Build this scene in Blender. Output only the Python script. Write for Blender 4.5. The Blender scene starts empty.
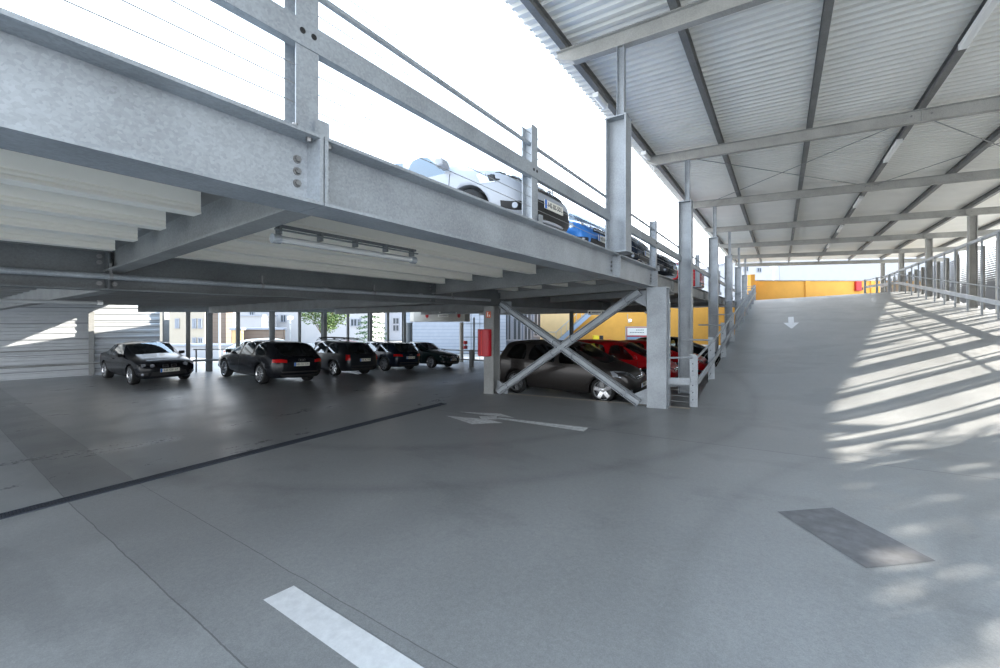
import bpy, bmesh, math, random
from mathutils import Vector, Matrix
from mathutils.bvhtree import BVHTree
S = bpy.context.scene
COL = S.collection
random.seed(7)
# world frame: +Y runs along the parking deck and the ramp, +X runs across towards the ramp side, metres
# ---------------------------------------------------------------- camera
cd = bpy.data.cameras.new('camera'); cam = bpy.data.objects.new('camera', cd); COL.objects.link(cam)
cam.location = (0, 0, 1.85)
cam.rotation_euler = (math.pi / 2, 0, math.atan2(280, 411))
cd.sensor_width = 36; cd.lens = 36 * 0.411; cd.shift_y = -0.0165
cd.clip_start = 0.05; cd.clip_end = 600
S.camera = cam
# ---------------------------------------------------------------- world sky
W = bpy.data.worlds.new('world'); S.world = W; W.use_nodes = True
nt = W.node_tree; nt.nodes.clear()
wo = nt.nodes.new('ShaderNodeOutputWorld'); bg = nt.nodes.new('ShaderNodeBackground')
tc = nt.nodes.new('ShaderNodeTexCoord'); sp = nt.nodes.new('ShaderNodeSeparateXYZ'); cr = nt.nodes.new('ShaderNodeValToRGB')
cr.color_ramp.elements[0].position = 0.0; cr.color_ramp.elements[0].color = (0.96, 0.98, 1.0, 1)
cr.color_ramp.elements[1].position = 0.9; cr.color_ramp.elements[1].color = (0.50, 0.72, 1.0, 1)
nt.links.new(tc.outputs['Generated'], sp.inputs[0]); nt.links.new(sp.outputs['Z'], cr.inputs[0])
nt.links.new(cr.outputs[0], bg.inputs[0]); bg.inputs[1].default_value = 3.3
nt.links.new(bg.outputs[0], wo.inputs[0])
# ---------------------------------------------------------------- sun
sd = bpy.data.lights.new('sun', 'SUN'); sd.energy = 17; sd.angle = math.radians(0.55); sd.color = (1.0, 0.93, 0.82)
sun = bpy.data.objects.new('sun', sd); COL.objects.link(sun)
SUNV = Vector((0.66 * math.cos(math.radians(24)), 0.75 * math.cos(math.radians(24)), math.sin(math.radians(24)))).normalized()
sun.rotation_euler = SUNV.to_track_quat('Z', 'Y').to_euler(); sun.location = SUNV * 60
# ---------------------------------------------------------------- exposure
S.view_settings.view_transform = 'Standard'; S.view_settings.look = 'None'
S.view_settings.gamma = 1; S.view_settings.use_curve_mapping = False
S.view_settings.exposure = 0.55

# ================================================================ materials
def mat(name, col, rough=0.5, metal=0.0, var=0.0, scale=5.0, col2=None, bump=0.0, bscale=60, coat=0.0, spec=0.5, stretch=None, emit=None):
    m = bpy.data.materials.new(name); m.use_nodes = True
    n = m.node_tree; b = n.nodes['Principled BSDF']
    b.inputs['Base Color'].default_value = (*col, 1); b.inputs['Roughness'].default_value = rough
    b.inputs['Metallic'].default_value = metal; b.inputs['Coat Weight'].default_value = coat
    b.inputs['Coat Roughness'].default_value = 0.03
    b.inputs['Specular IOR Level'].default_value = spec
    t = n.nodes.new('ShaderNodeTexCoord')
    mp = n.nodes.new('ShaderNodeMapping'); n.links.new(t.outputs['Object'], mp.inputs[0])
    if stretch: mp.inputs['Scale'].default_value = stretch
    if var or col2:
        no = n.nodes.new('ShaderNodeTexNoise'); no.inputs['Scale'].default_value = scale; no.inputs['Detail'].default_value = 6
        no.inputs['Roughness'].default_value = 0.65
        n.links.new(mp.outputs[0], no.inputs['Vector'])
        r = n.nodes.new('ShaderNodeValToRGB')
        c2 = col2 or tuple(min(1, c * (1 + var)) for c in col); c1 = col if col2 else tuple(c * (1 - var) for c in col)
        r.color_ramp.elements[0].position = 0.35; r.color_ramp.elements[0].color = (*c1, 1)
        r.color_ramp.elements[1].position = 0.68; r.color_ramp.elements[1].color = (*c2, 1)
        n.links.new(no.outputs[0], r.inputs[0]); n.links.new(r.outputs[0], b.inputs['Base Color'])
    if bump:
        nb = n.nodes.new('ShaderNodeTexNoise'); nb.inputs['Scale'].default_value = bscale; nb.inputs['Detail'].default_value = 4
        n.links.new(mp.outputs[0], nb.inputs['Vector'])
        bp = n.nodes.new('ShaderNodeBump'); bp.inputs['Strength'].default_value = bump; bp.inputs['Distance'].default_value = 0.01
        n.links.new(nb.outputs[0], bp.inputs['Height']); n.links.new(bp.outputs[0], b.inputs['Normal'])
    if emit:
        b.inputs['Emission Color'].default_value = (*col, 1); b.inputs['Emission Strength'].default_value = emit
    return m
def galv(name, c, metal=0.3, rough=0.5, sc=75):
    # zinc coated steel: small crystalline patches over broad cloudy wear
    m = bpy.data.materials.new(name); m.use_nodes = True; n = m.node_tree; b = n.nodes['Principled BSDF']
    t = n.nodes.new('ShaderNodeTexCoord'); v = n.nodes.new('ShaderNodeTexVoronoi'); v.inputs['Scale'].default_value = sc
    no = n.nodes.new('ShaderNodeTexNoise'); no.inputs['Scale'].default_value = 2.3; no.inputs['Detail'].default_value = 7
    mx = n.nodes.new('ShaderNodeMath'); mx.operation = 'MULTIPLY_ADD'; mx.inputs[1].default_value = 0.34
    bw = n.nodes.new('ShaderNodeRGBToBW')
    n.links.new(t.outputs['Object'], v.inputs['Vector']); n.links.new(t.outputs['Object'], no.inputs['Vector'])
    n.links.new(v.outputs['Color'], bw.inputs[0]); n.links.new(bw.outputs[0], mx.inputs[0]); n.links.new(no.outputs[0], mx.inputs[2])
    r = n.nodes.new('ShaderNodeValToRGB')
    r.color_ramp.elements[0].position = 0.4; r.color_ramp.elements[0].color = (*[x * 0.8 for x in c], 1)
    r.color_ramp.elements[1].position = 0.95; r.color_ramp.elements[1].color = (*[min(1, x * 1.25) for x in c], 1)
    n.links.new(mx.outputs[0], r.inputs[0]); n.links.new(r.outputs[0], b.inputs['Base Color'])
    b.inputs['Metallic'].default_value = metal; b.inputs['Roughness'].default_value = rough
    return m
def glassy(name, tint=(0.25, 0.3, 0.33), refl=0.12):
    m = bpy.data.materials.new(name); m.use_nodes = True; n = m.node_tree; n.nodes.remove(n.nodes['Principled BSDF'])
    o = n.nodes['Material Output']; tr = n.nodes.new('ShaderNodeBsdfTransparent'); gl = n.nodes.new('ShaderNodeBsdfGlossy')
    tr.inputs[0].default_value = (*tint, 1); gl.inputs['Roughness'].default_value = 0.02; gl.inputs[0].default_value = (0.9, 0.95, 1, 1)
    fr = n.nodes.new('ShaderNodeFresnel'); fr.inputs[0].default_value = 1.55
    ad = n.nodes.new('ShaderNodeMath'); ad.operation = 'ADD'; ad.inputs[1].default_value = refl - 0.04
    mx = n.nodes.new('ShaderNodeMixShader')
    n.links.new(fr.outputs[0], ad.inputs[0]); n.links.new(ad.outputs[0], mx.inputs[0]); n.links.new(tr.outputs[0], mx.inputs[1])
    n.links.new(gl.outputs[0], mx.inputs[2]); n.links.new(mx.outputs[0], o.inputs[0])
    return m
M = {}
M['steel'] = galv('galvanised_steel', (0.325, 0.35, 0.375))
M['steel_dull'] = galv('dull_galvanised_steel', (0.26, 0.265, 0.26), 0.15, 0.6)
M['steel_roof'] = galv('roof_steel', (0.36, 0.355, 0.335), 0.15, 0.55)
M['grate'] = mat('drain_grating', (0.055, 0.065, 0.085), 0.5, 0.3)
M['purlin'] = galv('purlin_steel', (0.20, 0.20, 0.195), 0.2, 0.55)
M['bluegrey'] = mat('blue_grey_panels', (0.10, 0.125, 0.17), 0.5, 0, 0.1, 1)
M['louvre'] = mat('louvre_sheet', (0.22, 0.23, 0.245), 0.55, 0.1, 0.05, 3)
M['steel_dark'] = galv('aged_steel', (0.14, 0.15, 0.155), 0.2, 0.6)
M['bolt'] = mat('bolt_steel', (0.25, 0.25, 0.25), 0.4, 0.8)
M['sheet'] = mat('coated_roof_sheet', (0.86, 0.84, 0.79), 0.45, 0.1, 0.04, 1.2)
M['decksheet'] = mat('cream_deck_sheet', (0.88, 0.85, 0.77), 0.55, 0, 0.01, 1.5)
M['soffit'] = mat('concrete_soffit', (0.28, 0.275, 0.265), 0.75, 0, 0.12, 0.8)
M['white'] = mat('road_paint', (0.80, 0.81, 0.82), 0.6, 0, 0.08, 14, bump=0.15, bscale=180)
M['whitefade'] = mat('worn_road_paint', (0.70, 0.72, 0.73), 0.6, 0, 0.2, 14)
M['yellow'] = mat('yellow_render', (0.64, 0.32, 0.055), 0.85, 0, 0.05, 1.5)
M['yellowpale'] = mat('cream_render', (0.60, 0.42, 0.21), 0.85, 0, 0.05, 1.5)
M['red'] = mat('red_plastic', (0.46, 0.006, 0.018), 0.4, 0, 0.04, 8)
M['redpaint'] = mat('red_car_paint', (0.36, 0.005, 0.008), 0.3, 0, coat=0.22, spec=0.15)
M['black'] = mat('black_car_paint', (0.008, 0.009, 0.012), 0.25, 0, coat=0.22, spec=0.15)
M['blackgrey'] = mat('anthracite_car_paint', (0.02, 0.023, 0.028), 0.3, 0.2, coat=0.22, spec=0.15)
M['green'] = mat('dark_green_car_paint', (0.008, 0.018, 0.018), 0.25, 0, coat=0.22, spec=0.15)
M['brown'] = mat('dark_brown_car_paint', (0.040, 0.036, 0.034), 0.3, 0.4, coat=0.22, spec=0.15)
M['whitepaint'] = mat('white_car_paint', (0.40, 0.42, 0.46), 0.3, 0, coat=0.22, spec=0.15)
M['blue'] = mat('blue_car_paint', (0.05, 0.22, 0.60), 0.3, 0.2, coat=0.22, spec=0.15)
M['beige'] = mat('pale_beige_car_paint', (0.55, 0.55, 0.46), 0.3, 0.1, coat=0.22, spec=0.15)
M['navy'] = mat('dark_navy_car_paint', (0.010, 0.016, 0.030), 0.25, 0.1, coat=0.22, spec=0.15)
M['trim'] = mat('black_plastic', (0.012, 0.012, 0.013), 0.55)
M['tyre'] = mat('tyre_rubber', (0.013, 0.013, 0.013), 0.8, bump=0.1)
M['alloy'] = mat('alloy_wheel', (0.62, 0.63, 0.65), 0.25, 0.85)
M['alloydark'] = mat('grey_alloy_wheel', (0.22, 0.22, 0.23), 0.35, 0.8)
M['chrome'] = mat('chrome', (0.8, 0.8, 0.82), 0.08, 1.0)
M['glass'] = glassy('tinted_glass', (0.50, 0.56, 0.57), 0.13)
M['glassdark'] = glassy('privacy_glass', (0.05, 0.055, 0.06), 0.12)
M['pane'] = mat('window_pane', (0.05, 0.06, 0.07), 0.45, 0.0, spec=0.15)
M['lamp'] = mat('clear_headlamp', (0.45, 0.48, 0.53), 0.12, 0.6, coat=0.22, spec=0.15)
M['tail'] = mat('red_tail_lamp', (0.55, 0.01, 0.012), 0.15, 0, coat=0.22, spec=0.15)
M['plate'] = mat('plate_white', (0.80, 0.78, 0.70), 0.4)
M['plateblue'] = mat('plate_blue', (0.02, 0.16, 0.62), 0.4)
M['ink'] = mat('black_ink', (0.02, 0.02, 0.025), 0.5)
M['seat'] = mat('seat_fabric', (0.03, 0.03, 0.033), 0.9)
M['tube'] = mat('clear_lamp_cover', (0.50, 0.51, 0.51), 0.15, 0.1, coat=0.6)
M['lampwhite'] = mat('white_lamp_housing', (0.85, 0.85, 0.83), 0.4)
M['plaster'] = mat('white_plaster', (0.33, 0.33, 0.34), 0.9, 0, 0.03, 1)
M['greyplaster'] = mat('pale_grey_plaster', (0.26, 0.28, 0.32), 0.9, 0, 0.03, 1)
M['creamplaster'] = mat('cream_plaster', (0.36, 0.32, 0.26), 0.9, 0, 0.03, 1)
M['rooftile'] = mat('grey_roof_tile', (0.32, 0.30, 0.30), 0.8, 0, 0.15, 6)
M['canopy'] = mat('dull_cream_metal', (0.44, 0.42, 0.37), 0.5, 0.1, 0.08, 1.2)
M['signred'] = mat('sign_red', (0.42, 0.01, 0.015), 0.4)
M['signorange'] = mat('sign_orange', (0.70, 0.13, 0.05), 0.5)
M['signwhite'] = mat('sign_white', (0.82, 0.80, 0.74), 0.4)
M['signblue'] = mat('sign_blue_grey', (0.20, 0.32, 0.45), 0.4)
M['binyellow'] = mat('yellow_box', (0.78, 0.60, 0.03), 0.5)
M['leaf'] = mat('tree_leaf', (0.065, 0.11, 0.025), 0.7, 0, 0.4, 3)  # plain leaf green with random variation
M['leafdark'] = mat('fir_needles', (0.04, 0.09, 0.035), 0.7, 0, 0.4, 3)
M['bark'] = mat('bark', (0.14, 0.10, 0.07), 0.9, 0, 0.3, 8)
M['ground'] = mat('pale_paving', (0.27, 0.265, 0.25), 0.9, 0, 0.08, 0.6)
M['kerb'] = mat('kerb_concrete', (0.55, 0.50, 0.43), 0.85, 0, 0.15, 3)
M['rampside'] = mat('ramp_side_concrete', (0.22, 0.22, 0.215), 0.85, 0, 0.15, 2)

def linemat(name, c1, c2, axis, period, width, rough=0.8, metal=0.0):
    """surface pattern: thin lines every `period` metres along one axis (boards, courses, joints)"""
    m = bpy.data.materials.new(name); m.use_nodes = True; n = m.node_tree; b = n.nodes['Principled BSDF']
    t = n.nodes.new('ShaderNodeTexCoord'); s = n.nodes.new('ShaderNodeSeparateXYZ'); n.links.new(t.outputs['Object'], s.inputs[0])
    a = n.nodes.new('ShaderNodeMath'); a.operation = 'PINGPONG'; a.inputs[1].default_value = period / 2
    n.links.new(s.outputs[axis], a.inputs[0])
    l = n.nodes.new('ShaderNodeMath'); l.operation = 'LESS_THAN'; l.inputs[1].default_value = width / 2
    n.links.new(a.outputs[0], l.inputs[0])
    no = n.nodes.new('ShaderNodeTexNoise'); no.inputs['Scale'].default_value = 2.5; no.inputs['Detail'].default_value = 5
    n.links.new(t.outputs['Object'], no.inputs['Vector'])
    mr = n.nodes.new('ShaderNodeMapRange'); mr.inputs[3].default_value = 0.85; mr.inputs[4].default_value = 1.12; n.links.new(no.outputs[0], mr.inputs[0])
    sc = n.nodes.new('ShaderNodeVectorMath'); sc.operation = 'SCALE'; sc.inputs[0].default_value = c1; n.links.new(mr.outputs[0], sc.inputs['Scale'])
    mx = n.nodes.new('ShaderNodeMix'); mx.data_type = 'RGBA'; n.links.new(l.outputs[0], mx.inputs[0])
    n.links.new(sc.outputs[0], mx.inputs[6]); mx.inputs[7].default_value = (*c2, 1)
    n.links.new(mx.outputs[2], b.inputs['Base Color']); b.inputs['Roughness'].default_value = rough; b.inputs['Metallic'].default_value = metal
    return m
M['boards'] = linemat('brown_boards', (0.15, 0.115, 0.09), (0.12, 0.08, 0.06), 2, 0.28, 0.03)
M['brick'] = linemat('white_block_wall', (0.30, 0.32, 0.36), (0.20, 0.22, 0.26), 2, 0.3, 0.035)
M['clad'] = linemat('silver_cladding', (0.42, 0.44, 0.46), (0.20, 0.21, 0.22), 2, 0.55, 0.03, 0.5, 0.25)

def floor_material():
    m = bpy.data.materials.new('coated_deck_floor'); m.use_nodes = True; n = m.node_tree; b = n.nodes['Principled BSDF']
    N = n.nodes.new; L = n.links.new
    t = N('ShaderNodeTexCoord'); s = N('ShaderNodeSeparateXYZ'); L(t.outputs['Object'], s.inputs[0])
    def math_(op, a, bb=None, c=None):
        q = N('ShaderNodeMath'); q.operation = op
        for i, v in enumerate((a, bb, c)):
            if v is None: continue
            if isinstance(v, (int, float)): q.inputs[i].default_value = v
            else: L(v, q.inputs[i])
        return q.outputs[0]
    X, Y = s.outputs['X'], s.outputs['Y']
    def noise(scale, det=6, stretch=(1, 1, 1), rough=0.6):
        mp = N('ShaderNodeMapping'); mp.inputs['Scale'].default_value = stretch; L(t.outputs['Object'], mp.inputs[0])
        q = N('ShaderNodeTexNoise'); q.inputs['Scale'].default_value = scale; q.inputs['Detail'].default_value = det; q.inputs['Roughness'].default_value = rough
        L(mp.outputs[0], q.inputs['Vector']); return q.outputs[0]
    big = noise(0.30, 5); mid = noise(1.3, 9, (1, 0.4, 1), 0.72); fine = noise(28, 5, (1, 1, 1), 0.75); grit = noise(120, 3, (1, 1, 1), 0.8)
    blot = noise(0.75, 7, (0.6, 1, 1), 0.62)
    v = math_('MULTIPLY_ADD', big, 0.5, 0.74)
    v = math_('MULTIPLY', v, math_('MULTIPLY_ADD', mid, 0.45, 0.78))
    v = math_('MULTIPLY', v, math_('MULTIPLY_ADD', fine, 0.60, 0.70))
    v = math_('MULTIPLY', v, math_('MULTIPLY_ADD', grit, 0.9, 0.55))
    # irregular worn stains with a darker rim
    st = N('ShaderNodeMapRange'); st.inputs[1].default_value = 0.54; st.inputs[2].default_value = 0.60; L(blot, st.inputs[0])
    v = math_('MULTIPLY', v, math_('MULTIPLY_ADD', st.outputs[0], -0.11, 1.0))
    rimd = math_('MAXIMUM', math_('SUBTRACT', 1.0, math_('MULTIPLY', math_('ABSOLUTE', math_('SUBTRACT', blot, 0.545)), 120)), 0.0)
    # slabs cast between the joints: each bay keeps a tone of its own
    def band(coord, lo, hi):
        return math_('MULTIPLY', math_('GREATER_THAN', coord, lo), math_('LESS_THAN', coord, hi))
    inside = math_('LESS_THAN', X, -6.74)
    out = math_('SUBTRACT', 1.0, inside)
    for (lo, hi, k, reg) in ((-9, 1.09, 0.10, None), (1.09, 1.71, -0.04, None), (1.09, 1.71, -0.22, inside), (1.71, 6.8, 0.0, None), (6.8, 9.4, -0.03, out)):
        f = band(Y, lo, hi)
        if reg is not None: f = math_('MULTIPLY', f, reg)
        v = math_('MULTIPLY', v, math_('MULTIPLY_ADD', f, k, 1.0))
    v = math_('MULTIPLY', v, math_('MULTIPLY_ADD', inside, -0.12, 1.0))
    wob = math_('MULTIPLY_ADD', noise(2.6, 5), 0.03, -0.015)
    Yw = math_('ADD', Y, wob)
    def joint(coord, at, w, k):
        d = math_('ABSOLUTE', math_('SUBTRACT', coord, at))
        return math_('MULTIPLY_ADD', math_('LESS_THAN', d, w), -k, 1.0)
    for at, w, k in ((1.09, 0.0045, 0.5), (1.71, 0.0035, 0.45), (6.82, 0.009, 0.4), (12.7, 0.01, 0.2), (18.5, 0.01, 0.2), (24.3, 0.01, 0.2), (-2.9, 0.01, 0.4)):
        v = math_('MULTIPLY', v, joint(Yw, at, w, k))
    # tyre marks sweeping round towards the ramp
    for cx, cy, r, w, k in ((6.0, 3.2, 6.6, 0.16, 0.06), (6.0, 3.2, 5.1, 0.13, 0.06), (-8.0, 9.5, 6.0, 0.22, 0.09), (-8.0, 9.5, 7.6, 0.2, 0.08)):
        d = math_('SQRT', math_('ADD', math_('POWER', math_('ABSOLUTE', math_('SUBTRACT', X, cx)), 2.0), math_('POWER', math_('ABSOLUTE', math_('SUBTRACT', Y, cy)), 2.0)))
        f = math_('MAXIMUM', math_('SUBTRACT', 1.0, math_('DIVIDE', math_('ABSOLUTE', math_('SUBTRACT', d, r)), w)), 0.0)
        f = math_('MULTIPLY', f, math_('MULTIPLY_ADD', mid, 1.6, -0.2))
        v = math_('MULTIPLY', v, math_('MULTIPLY_ADD', f, -k * 3.0, 1.0))
    sc = N('ShaderNodeVectorMath'); sc.operation = 'SCALE'; sc.inputs[0].default_value = (0.29, 0.298, 0.30); L(v, sc.inputs['Scale'])
    L(sc.outputs[0], b.inputs['Base Color'])
    rg = math_('MULTIPLY_ADD', mid, 0.50, math_('MULTIPLY_ADD', fine, 0.2, 0.06))
    L(math_('ADD', rg, math_('MULTIPLY', inside, -0.07)), b.inputs['Roughness'])
    bp = N('ShaderNodeBump'); bp.inputs['Strength'].default_value = 0.35; bp.inputs['Distance'].default_value = 0.004
    L(fine, bp.inputs['Height']); L(bp.outputs[0], b.inputs['Normal'])
    b.inputs['Specular IOR Level'].default_value = 0.5
    return m
M['floor'] = floor_material()

# ================================================================ helpers
class MB:
    """collects shapes into ONE mesh"""
    def __init__(s): s.v = []; s.f = []; s.m = []
    def add(s, vs, fs, mi=0):
        o = len(s.v); s.v += [tuple(v) for v in vs]; s.f += [tuple(i + o for i in f) for f in fs]; s.m += [mi] * len(fs); return s
    def box(s, c, d, rot=None, mi=0):
        x, y, z = d[0] / 2, d[1] / 2, d[2] / 2
        P = [Vector((i * x, j * y, k * z)) for i in (-1, 1) for j in (-1, 1) for k in (-1, 1)]
        if rot is not None: P = [rot @ p for p in P]
        P = [p + Vector(c) for p in P]
        return s.add(P, [(0, 1, 3, 2), (4, 6, 7, 5), (0, 4, 5, 1), (2, 3, 7, 6), (0, 2, 6, 4), (1, 5, 7, 3)], mi)
    def sweep(s, prof, p0, p1, up=(0, 0, 1), mi=0, cap=True):
        """closed 2D profile (side, up) swept from p0 to p1"""
        p0 = Vector(p0); p1 = Vector(p1); t = (p1 - p0).normalized(); u = Vector(up)
        side = t.cross(u)
        if side.length < 1e-6: side = Vector((1, 0, 0))
        side.normalize(); u = side.cross(t).normalized(); n = len(prof)
        P = [p0 + side * a + u * b for a, b in prof] + [p1 + side * a + u * b for a, b in prof]
        F = [(i, (i + 1) % n, n + (i + 1) % n, n + i) for i in range(n)]
        if cap: F += [tuple(range(n - 1, -1, -1)), tuple(range(n, 2 * n))]
        return s.add(P, F, mi)
    def ibeam(s, p0, p1, h, w, tw=0.012, tf=0.018, up=(0, 0, 1), mi=0):
        H, B = h / 2, w / 2; q = tw / 2
        pr = [(-B, -H), (B, -H), (B, -H + tf), (q, -H + tf), (q, H - tf), (B, H - tf), (B, H), (-B, H), (-B, H - tf), (-q, H - tf), (-q, -H + tf), (-B, -H + tf)]
        return s.sweep(pr, p0, p1, up, mi)
    def channel(s, p0, p1, h, w, t=0.012, up=(0, 0, 1), flip=1, mi=0):
        H, B = h / 2, w * flip
        pr = [(0, -H), (B, -H), (B, -H + t), (t * flip, -H + t), (t * flip, H - t), (B, H - t), (B, H), (0, H)]
        return s.sweep(pr, p0, p1, up, mi)
    def rect(s, p0, p1, w, h, up=(0, 0, 1), mi=0):
        return s.sweep([(-w / 2, -h / 2), (w / 2, -h / 2), (w / 2, h / 2), (-w / 2, h / 2)], p0, p1, up, mi)
    def tube(s, pts, r, n=10, mi=0):
        pts = [Vector(p) for p in pts]
        for a, b in zip(pts[:-1], pts[1:]):
            up = (0, 0, 1) if abs((b - a).normalized().z) < 0.95 else (0, 1, 0)
            s.sweep([(r * math.cos(2 * math.pi * k / n), r * math.sin(2 * math.pi * k / n)) for k in range(n)], a, b, up, mi)
        return s
    def cyl(s, c, axis, r, h, n=14, mi=0):
        c = Vector(c); a = Vector(axis).normalized() * h / 2; return s.tube([c - a, c + a], r, n, mi)
    def lathe(s, prof, c, axis='Y', n=28, mi=0):
        c = Vector(c); P = []; F = []; k = len(prof)
        for i in range(n):
            a = 2 * math.pi * i / n
            for r, h in prof:
                if axis == 'Y': P.append(c + Vector((r * math.cos(a), h, r * math.sin(a))))
                else: P.append(c + Vector((r * math.cos(a), r * math.sin(a), h)))
        for i in range(n):
            j = (i + 1) % n
            for q in range(k - 1): F.append((i * k + q, i * k + q + 1, j * k + q + 1, j * k + q))
        return s.add(P, F, mi)
    def prism(s, poly, z0, z1, mi=0):
        """poly of (x, y) extruded vertically"""
        n = len(poly); P = [(x, y, z0) for x, y in poly] + [(x, y, z1) for x, y in poly]
        return s.add(P, [(i, (i + 1) % n, n + (i + 1) % n, n + i) for i in range(n)] + [tuple(range(n - 1, -1, -1)), tuple(range(n, 2 * n))], mi)
    def build(s, name, m, parent=None, smooth=False, bevel=0.0, loc=None):
        me = bpy.data.meshes.new(name)
        off = Vector(loc) if loc is not None else Vector((0, 0, 0))
        me.from_pydata([tuple(Vector(v) - off) for v in s.v], [], s.f)
        bm = bmesh.new(); bm.from_mesh(me); bmesh.ops.recalc_face_normals(bm, faces=bm.faces); bm.to_mesh(me); bm.free()
        for mm in (m if isinstance(m, (list, tuple)) else [m]): me.materials.append(mm)
        if any(s.m): me.polygons.foreach_set('material_index', s.m)
        if smooth: me.polygons.foreach_set('use_smooth', [True] * len(me.polygons))
        o = bpy.data.objects.new(name, me); COL.objects.link(o); o.location = off
        if parent is not None: o.parent = parent
        if bevel:
            bv = o.modifiers.new('bevel', 'BEVEL'); bv.width = bevel; bv.segments = 2; bv.limit_method = 'ANGLE'
        return o
def tag(o, label=None, cat=None, group=None, kind=None):
    if label: o['label'] = label
    if cat: o['category'] = cat
    if group: o['group'] = group
    if kind: o['kind'] = kind
    return o
def thing(name, label, cat, loc=(0, 0, 0), rz=0.0, group=None):
    o = bpy.data.objects.new(name, None); COL.objects.link(o); o.empty_display_size = 0.1
    o.location = loc; o.rotation_euler = (0, 0, rz); return tag(o, label, cat, group)
def sub(parent):
    """builder whose coordinates are world ones, parented so that they stay put (parent has no rotation)"""
    return parent
def wbuild(mb, name, m, parent, **k):
    o = mb.build(name, m, parent, **k)
    q = parent; off = Vector((0, 0, 0))
    while q is not None: off += q.location; q = q.parent
    o.location = Vector(o.location) - off
    return o
ORD = ['first', 'second', 'third', 'fourth', 'fifth', 'sixth', 'seventh', 'eighth', 'ninth', 'tenth', 'eleventh', 'twelfth', 'thirteenth', 'fourteenth', 'fifteenth', 'sixteenth', 'seventeenth', 'eighteenth', 'nineteenth', 'twentieth', 'twenty-first', 'twenty-second', 'twenty-third', 'twenty-fourth', 'twenty-fifth', 'twenty-sixth', 'twenty-seventh', 'twenty-eighth', 'twenty-ninth', 'thirtieth']
def textmesh(name, body, size, m, parent, loc, rot, extrude=0.001):
    c = bpy.data.curves.new(name, 'FONT'); c.body = body; c.size = size; c.extrude = extrude; c.align_x = 'CENTER'; c.align_y = 'CENTER'
    t = bpy.data.objects.new('tmp_text', c); COL.objects.link(t)
    dg = bpy.context.evaluated_depsgraph_get(); me = bpy.data.meshes.new_from_object(t.evaluated_get(dg))
    bpy.data.objects.remove(t); bpy.data.curves.remove(c)
    me.materials.clear(); me.materials.append(m); me.name = name
    o = bpy.data.objects.new(name, me); COL.objects.link(o); o.location = loc; o.rotation_euler = rot
    if parent is not None: o.parent = parent
    return o
def sstep(e0, e1, x):
    t = min(1, max(0, (x - e0) / (e1 - e0))); return t * t * (3 - 2 * t)
XR, XL = 6.1, -1.53           # ramp edges
def smax(a, b, k=0.12):
    h = max(k - abs(a - b), 0) / k; return max(a, b) + h * h * k * 0.25
def zf(x, y):
    """height of the drivable surface"""
    base = 0.035 * x if x > -6.62 else -0.2317
    if x < -6.74: base -= .055 * max(0, y - 6) * sstep(0, 1, (-7 - x) / 5)
    if x < XL or y < 5: return base
    u = min(1, (x - XL) / 7.43)
    r = (-.05 + .1286 * (y - 9.8)) * (1 - u) + (.2 + .118 * (y - 7.0)) * u
    top = 3.12 * (1 - u) + 3.5 * u
    z = smax(base, r, 0.25)
    return -smax(-z, -top, 0.2)
PIT = -0.30
def deckz(x): return 2.88 + 0.035 * (x + 2.2) if x > -6.4 else 2.733

# ================================================================ floor, ramp, ground
def heightfield(mb, xs, ys, fn):
    n = len(ys); P = [(x, y, fn(x, y)) for x in xs for y in ys]
    F = [(i * n + j, (i + 1) * n + j, (i + 1) * n + j + 1, i * n + j + 1) for i in range(len(xs) - 1) for j in range(n - 1)]
    mb.add(P, F)
def rng(a, b, st):
    n = max(1, round((b - a) / st)); return [a + (b - a) * i / n for i in range(n + 1)]
YS = 9.36                       # step down to the lower parking bays
f = MB()
heightfield(f, rng(-24, -6.74, 0.8) + rng(-6.62, XL, 0.6), rng(-9, YS, 0.9), zf)
heightfield(f, rng(XL, 7.2, 0.4), rng(-9, 62, 0.5), zf)
o = f.build('floor', M['floor'], smooth=True); tag(o, kind='structure')
f = MB()
ys = rng(YS, 62, 0.5)
f.add([(XL, y, zf(XL, y)) for y in ys] + [(XL, y, PIT - .05) for y in ys], [(i, i + 1, len(ys) + i + 1, len(ys) + i) for i in range(len(ys) - 1)])
f.box((XL + 0.06, (YS + 62) / 2, PIT - .2), (0.12, 62 - YS, 0.3))
tag(f.build('wall_ramp', M['rampside']), kind='structure')
f = MB()
xs = rng(-6.62, XL, 0.4)
f.add([(x, YS, zf(x, 0)) for x in xs] + [(x, YS, PIT - .05) for x in xs], [(i, i + 1, len(xs) + i + 1, len(xs) + i) for i in range(len(xs) - 1)])
heightfield(f, xs, [YS - 0.12, YS + 0.02], lambda x, y: zf(x, 0) + 0.008)
tag(f.build('trim_1', M['kerb']), kind='structure')
f = MB()
heightfield(f, rng(-24, -7, 1.0) + [-6.75, -6.4, XL], rng(YS, 36, 1.5), lambda x, y: zf(x, y) if x < -6.7 else PIT)
tag(f.build('floor', M['floor']), kind='structure')
def gz(x, y): return -0.5 - 0.85 * sstep(7, 18, y + (0 if x < 0 else -6)) if x < 4 else -0.5 - 0.85 * sstep(28, 40, y)
f = MB(); heightfield(f, [-150, -60, -40, -30, -24, -20, -18, -10, -4, 3, 8, 20, 60, 150], [-60, -10, 0, 5, 7, 9, 11, 13, 15, 18, 22, 28, 34, 40, 60, 100, 170], gz)
tag(f.build('ground', M['ground']), kind='structure')

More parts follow.
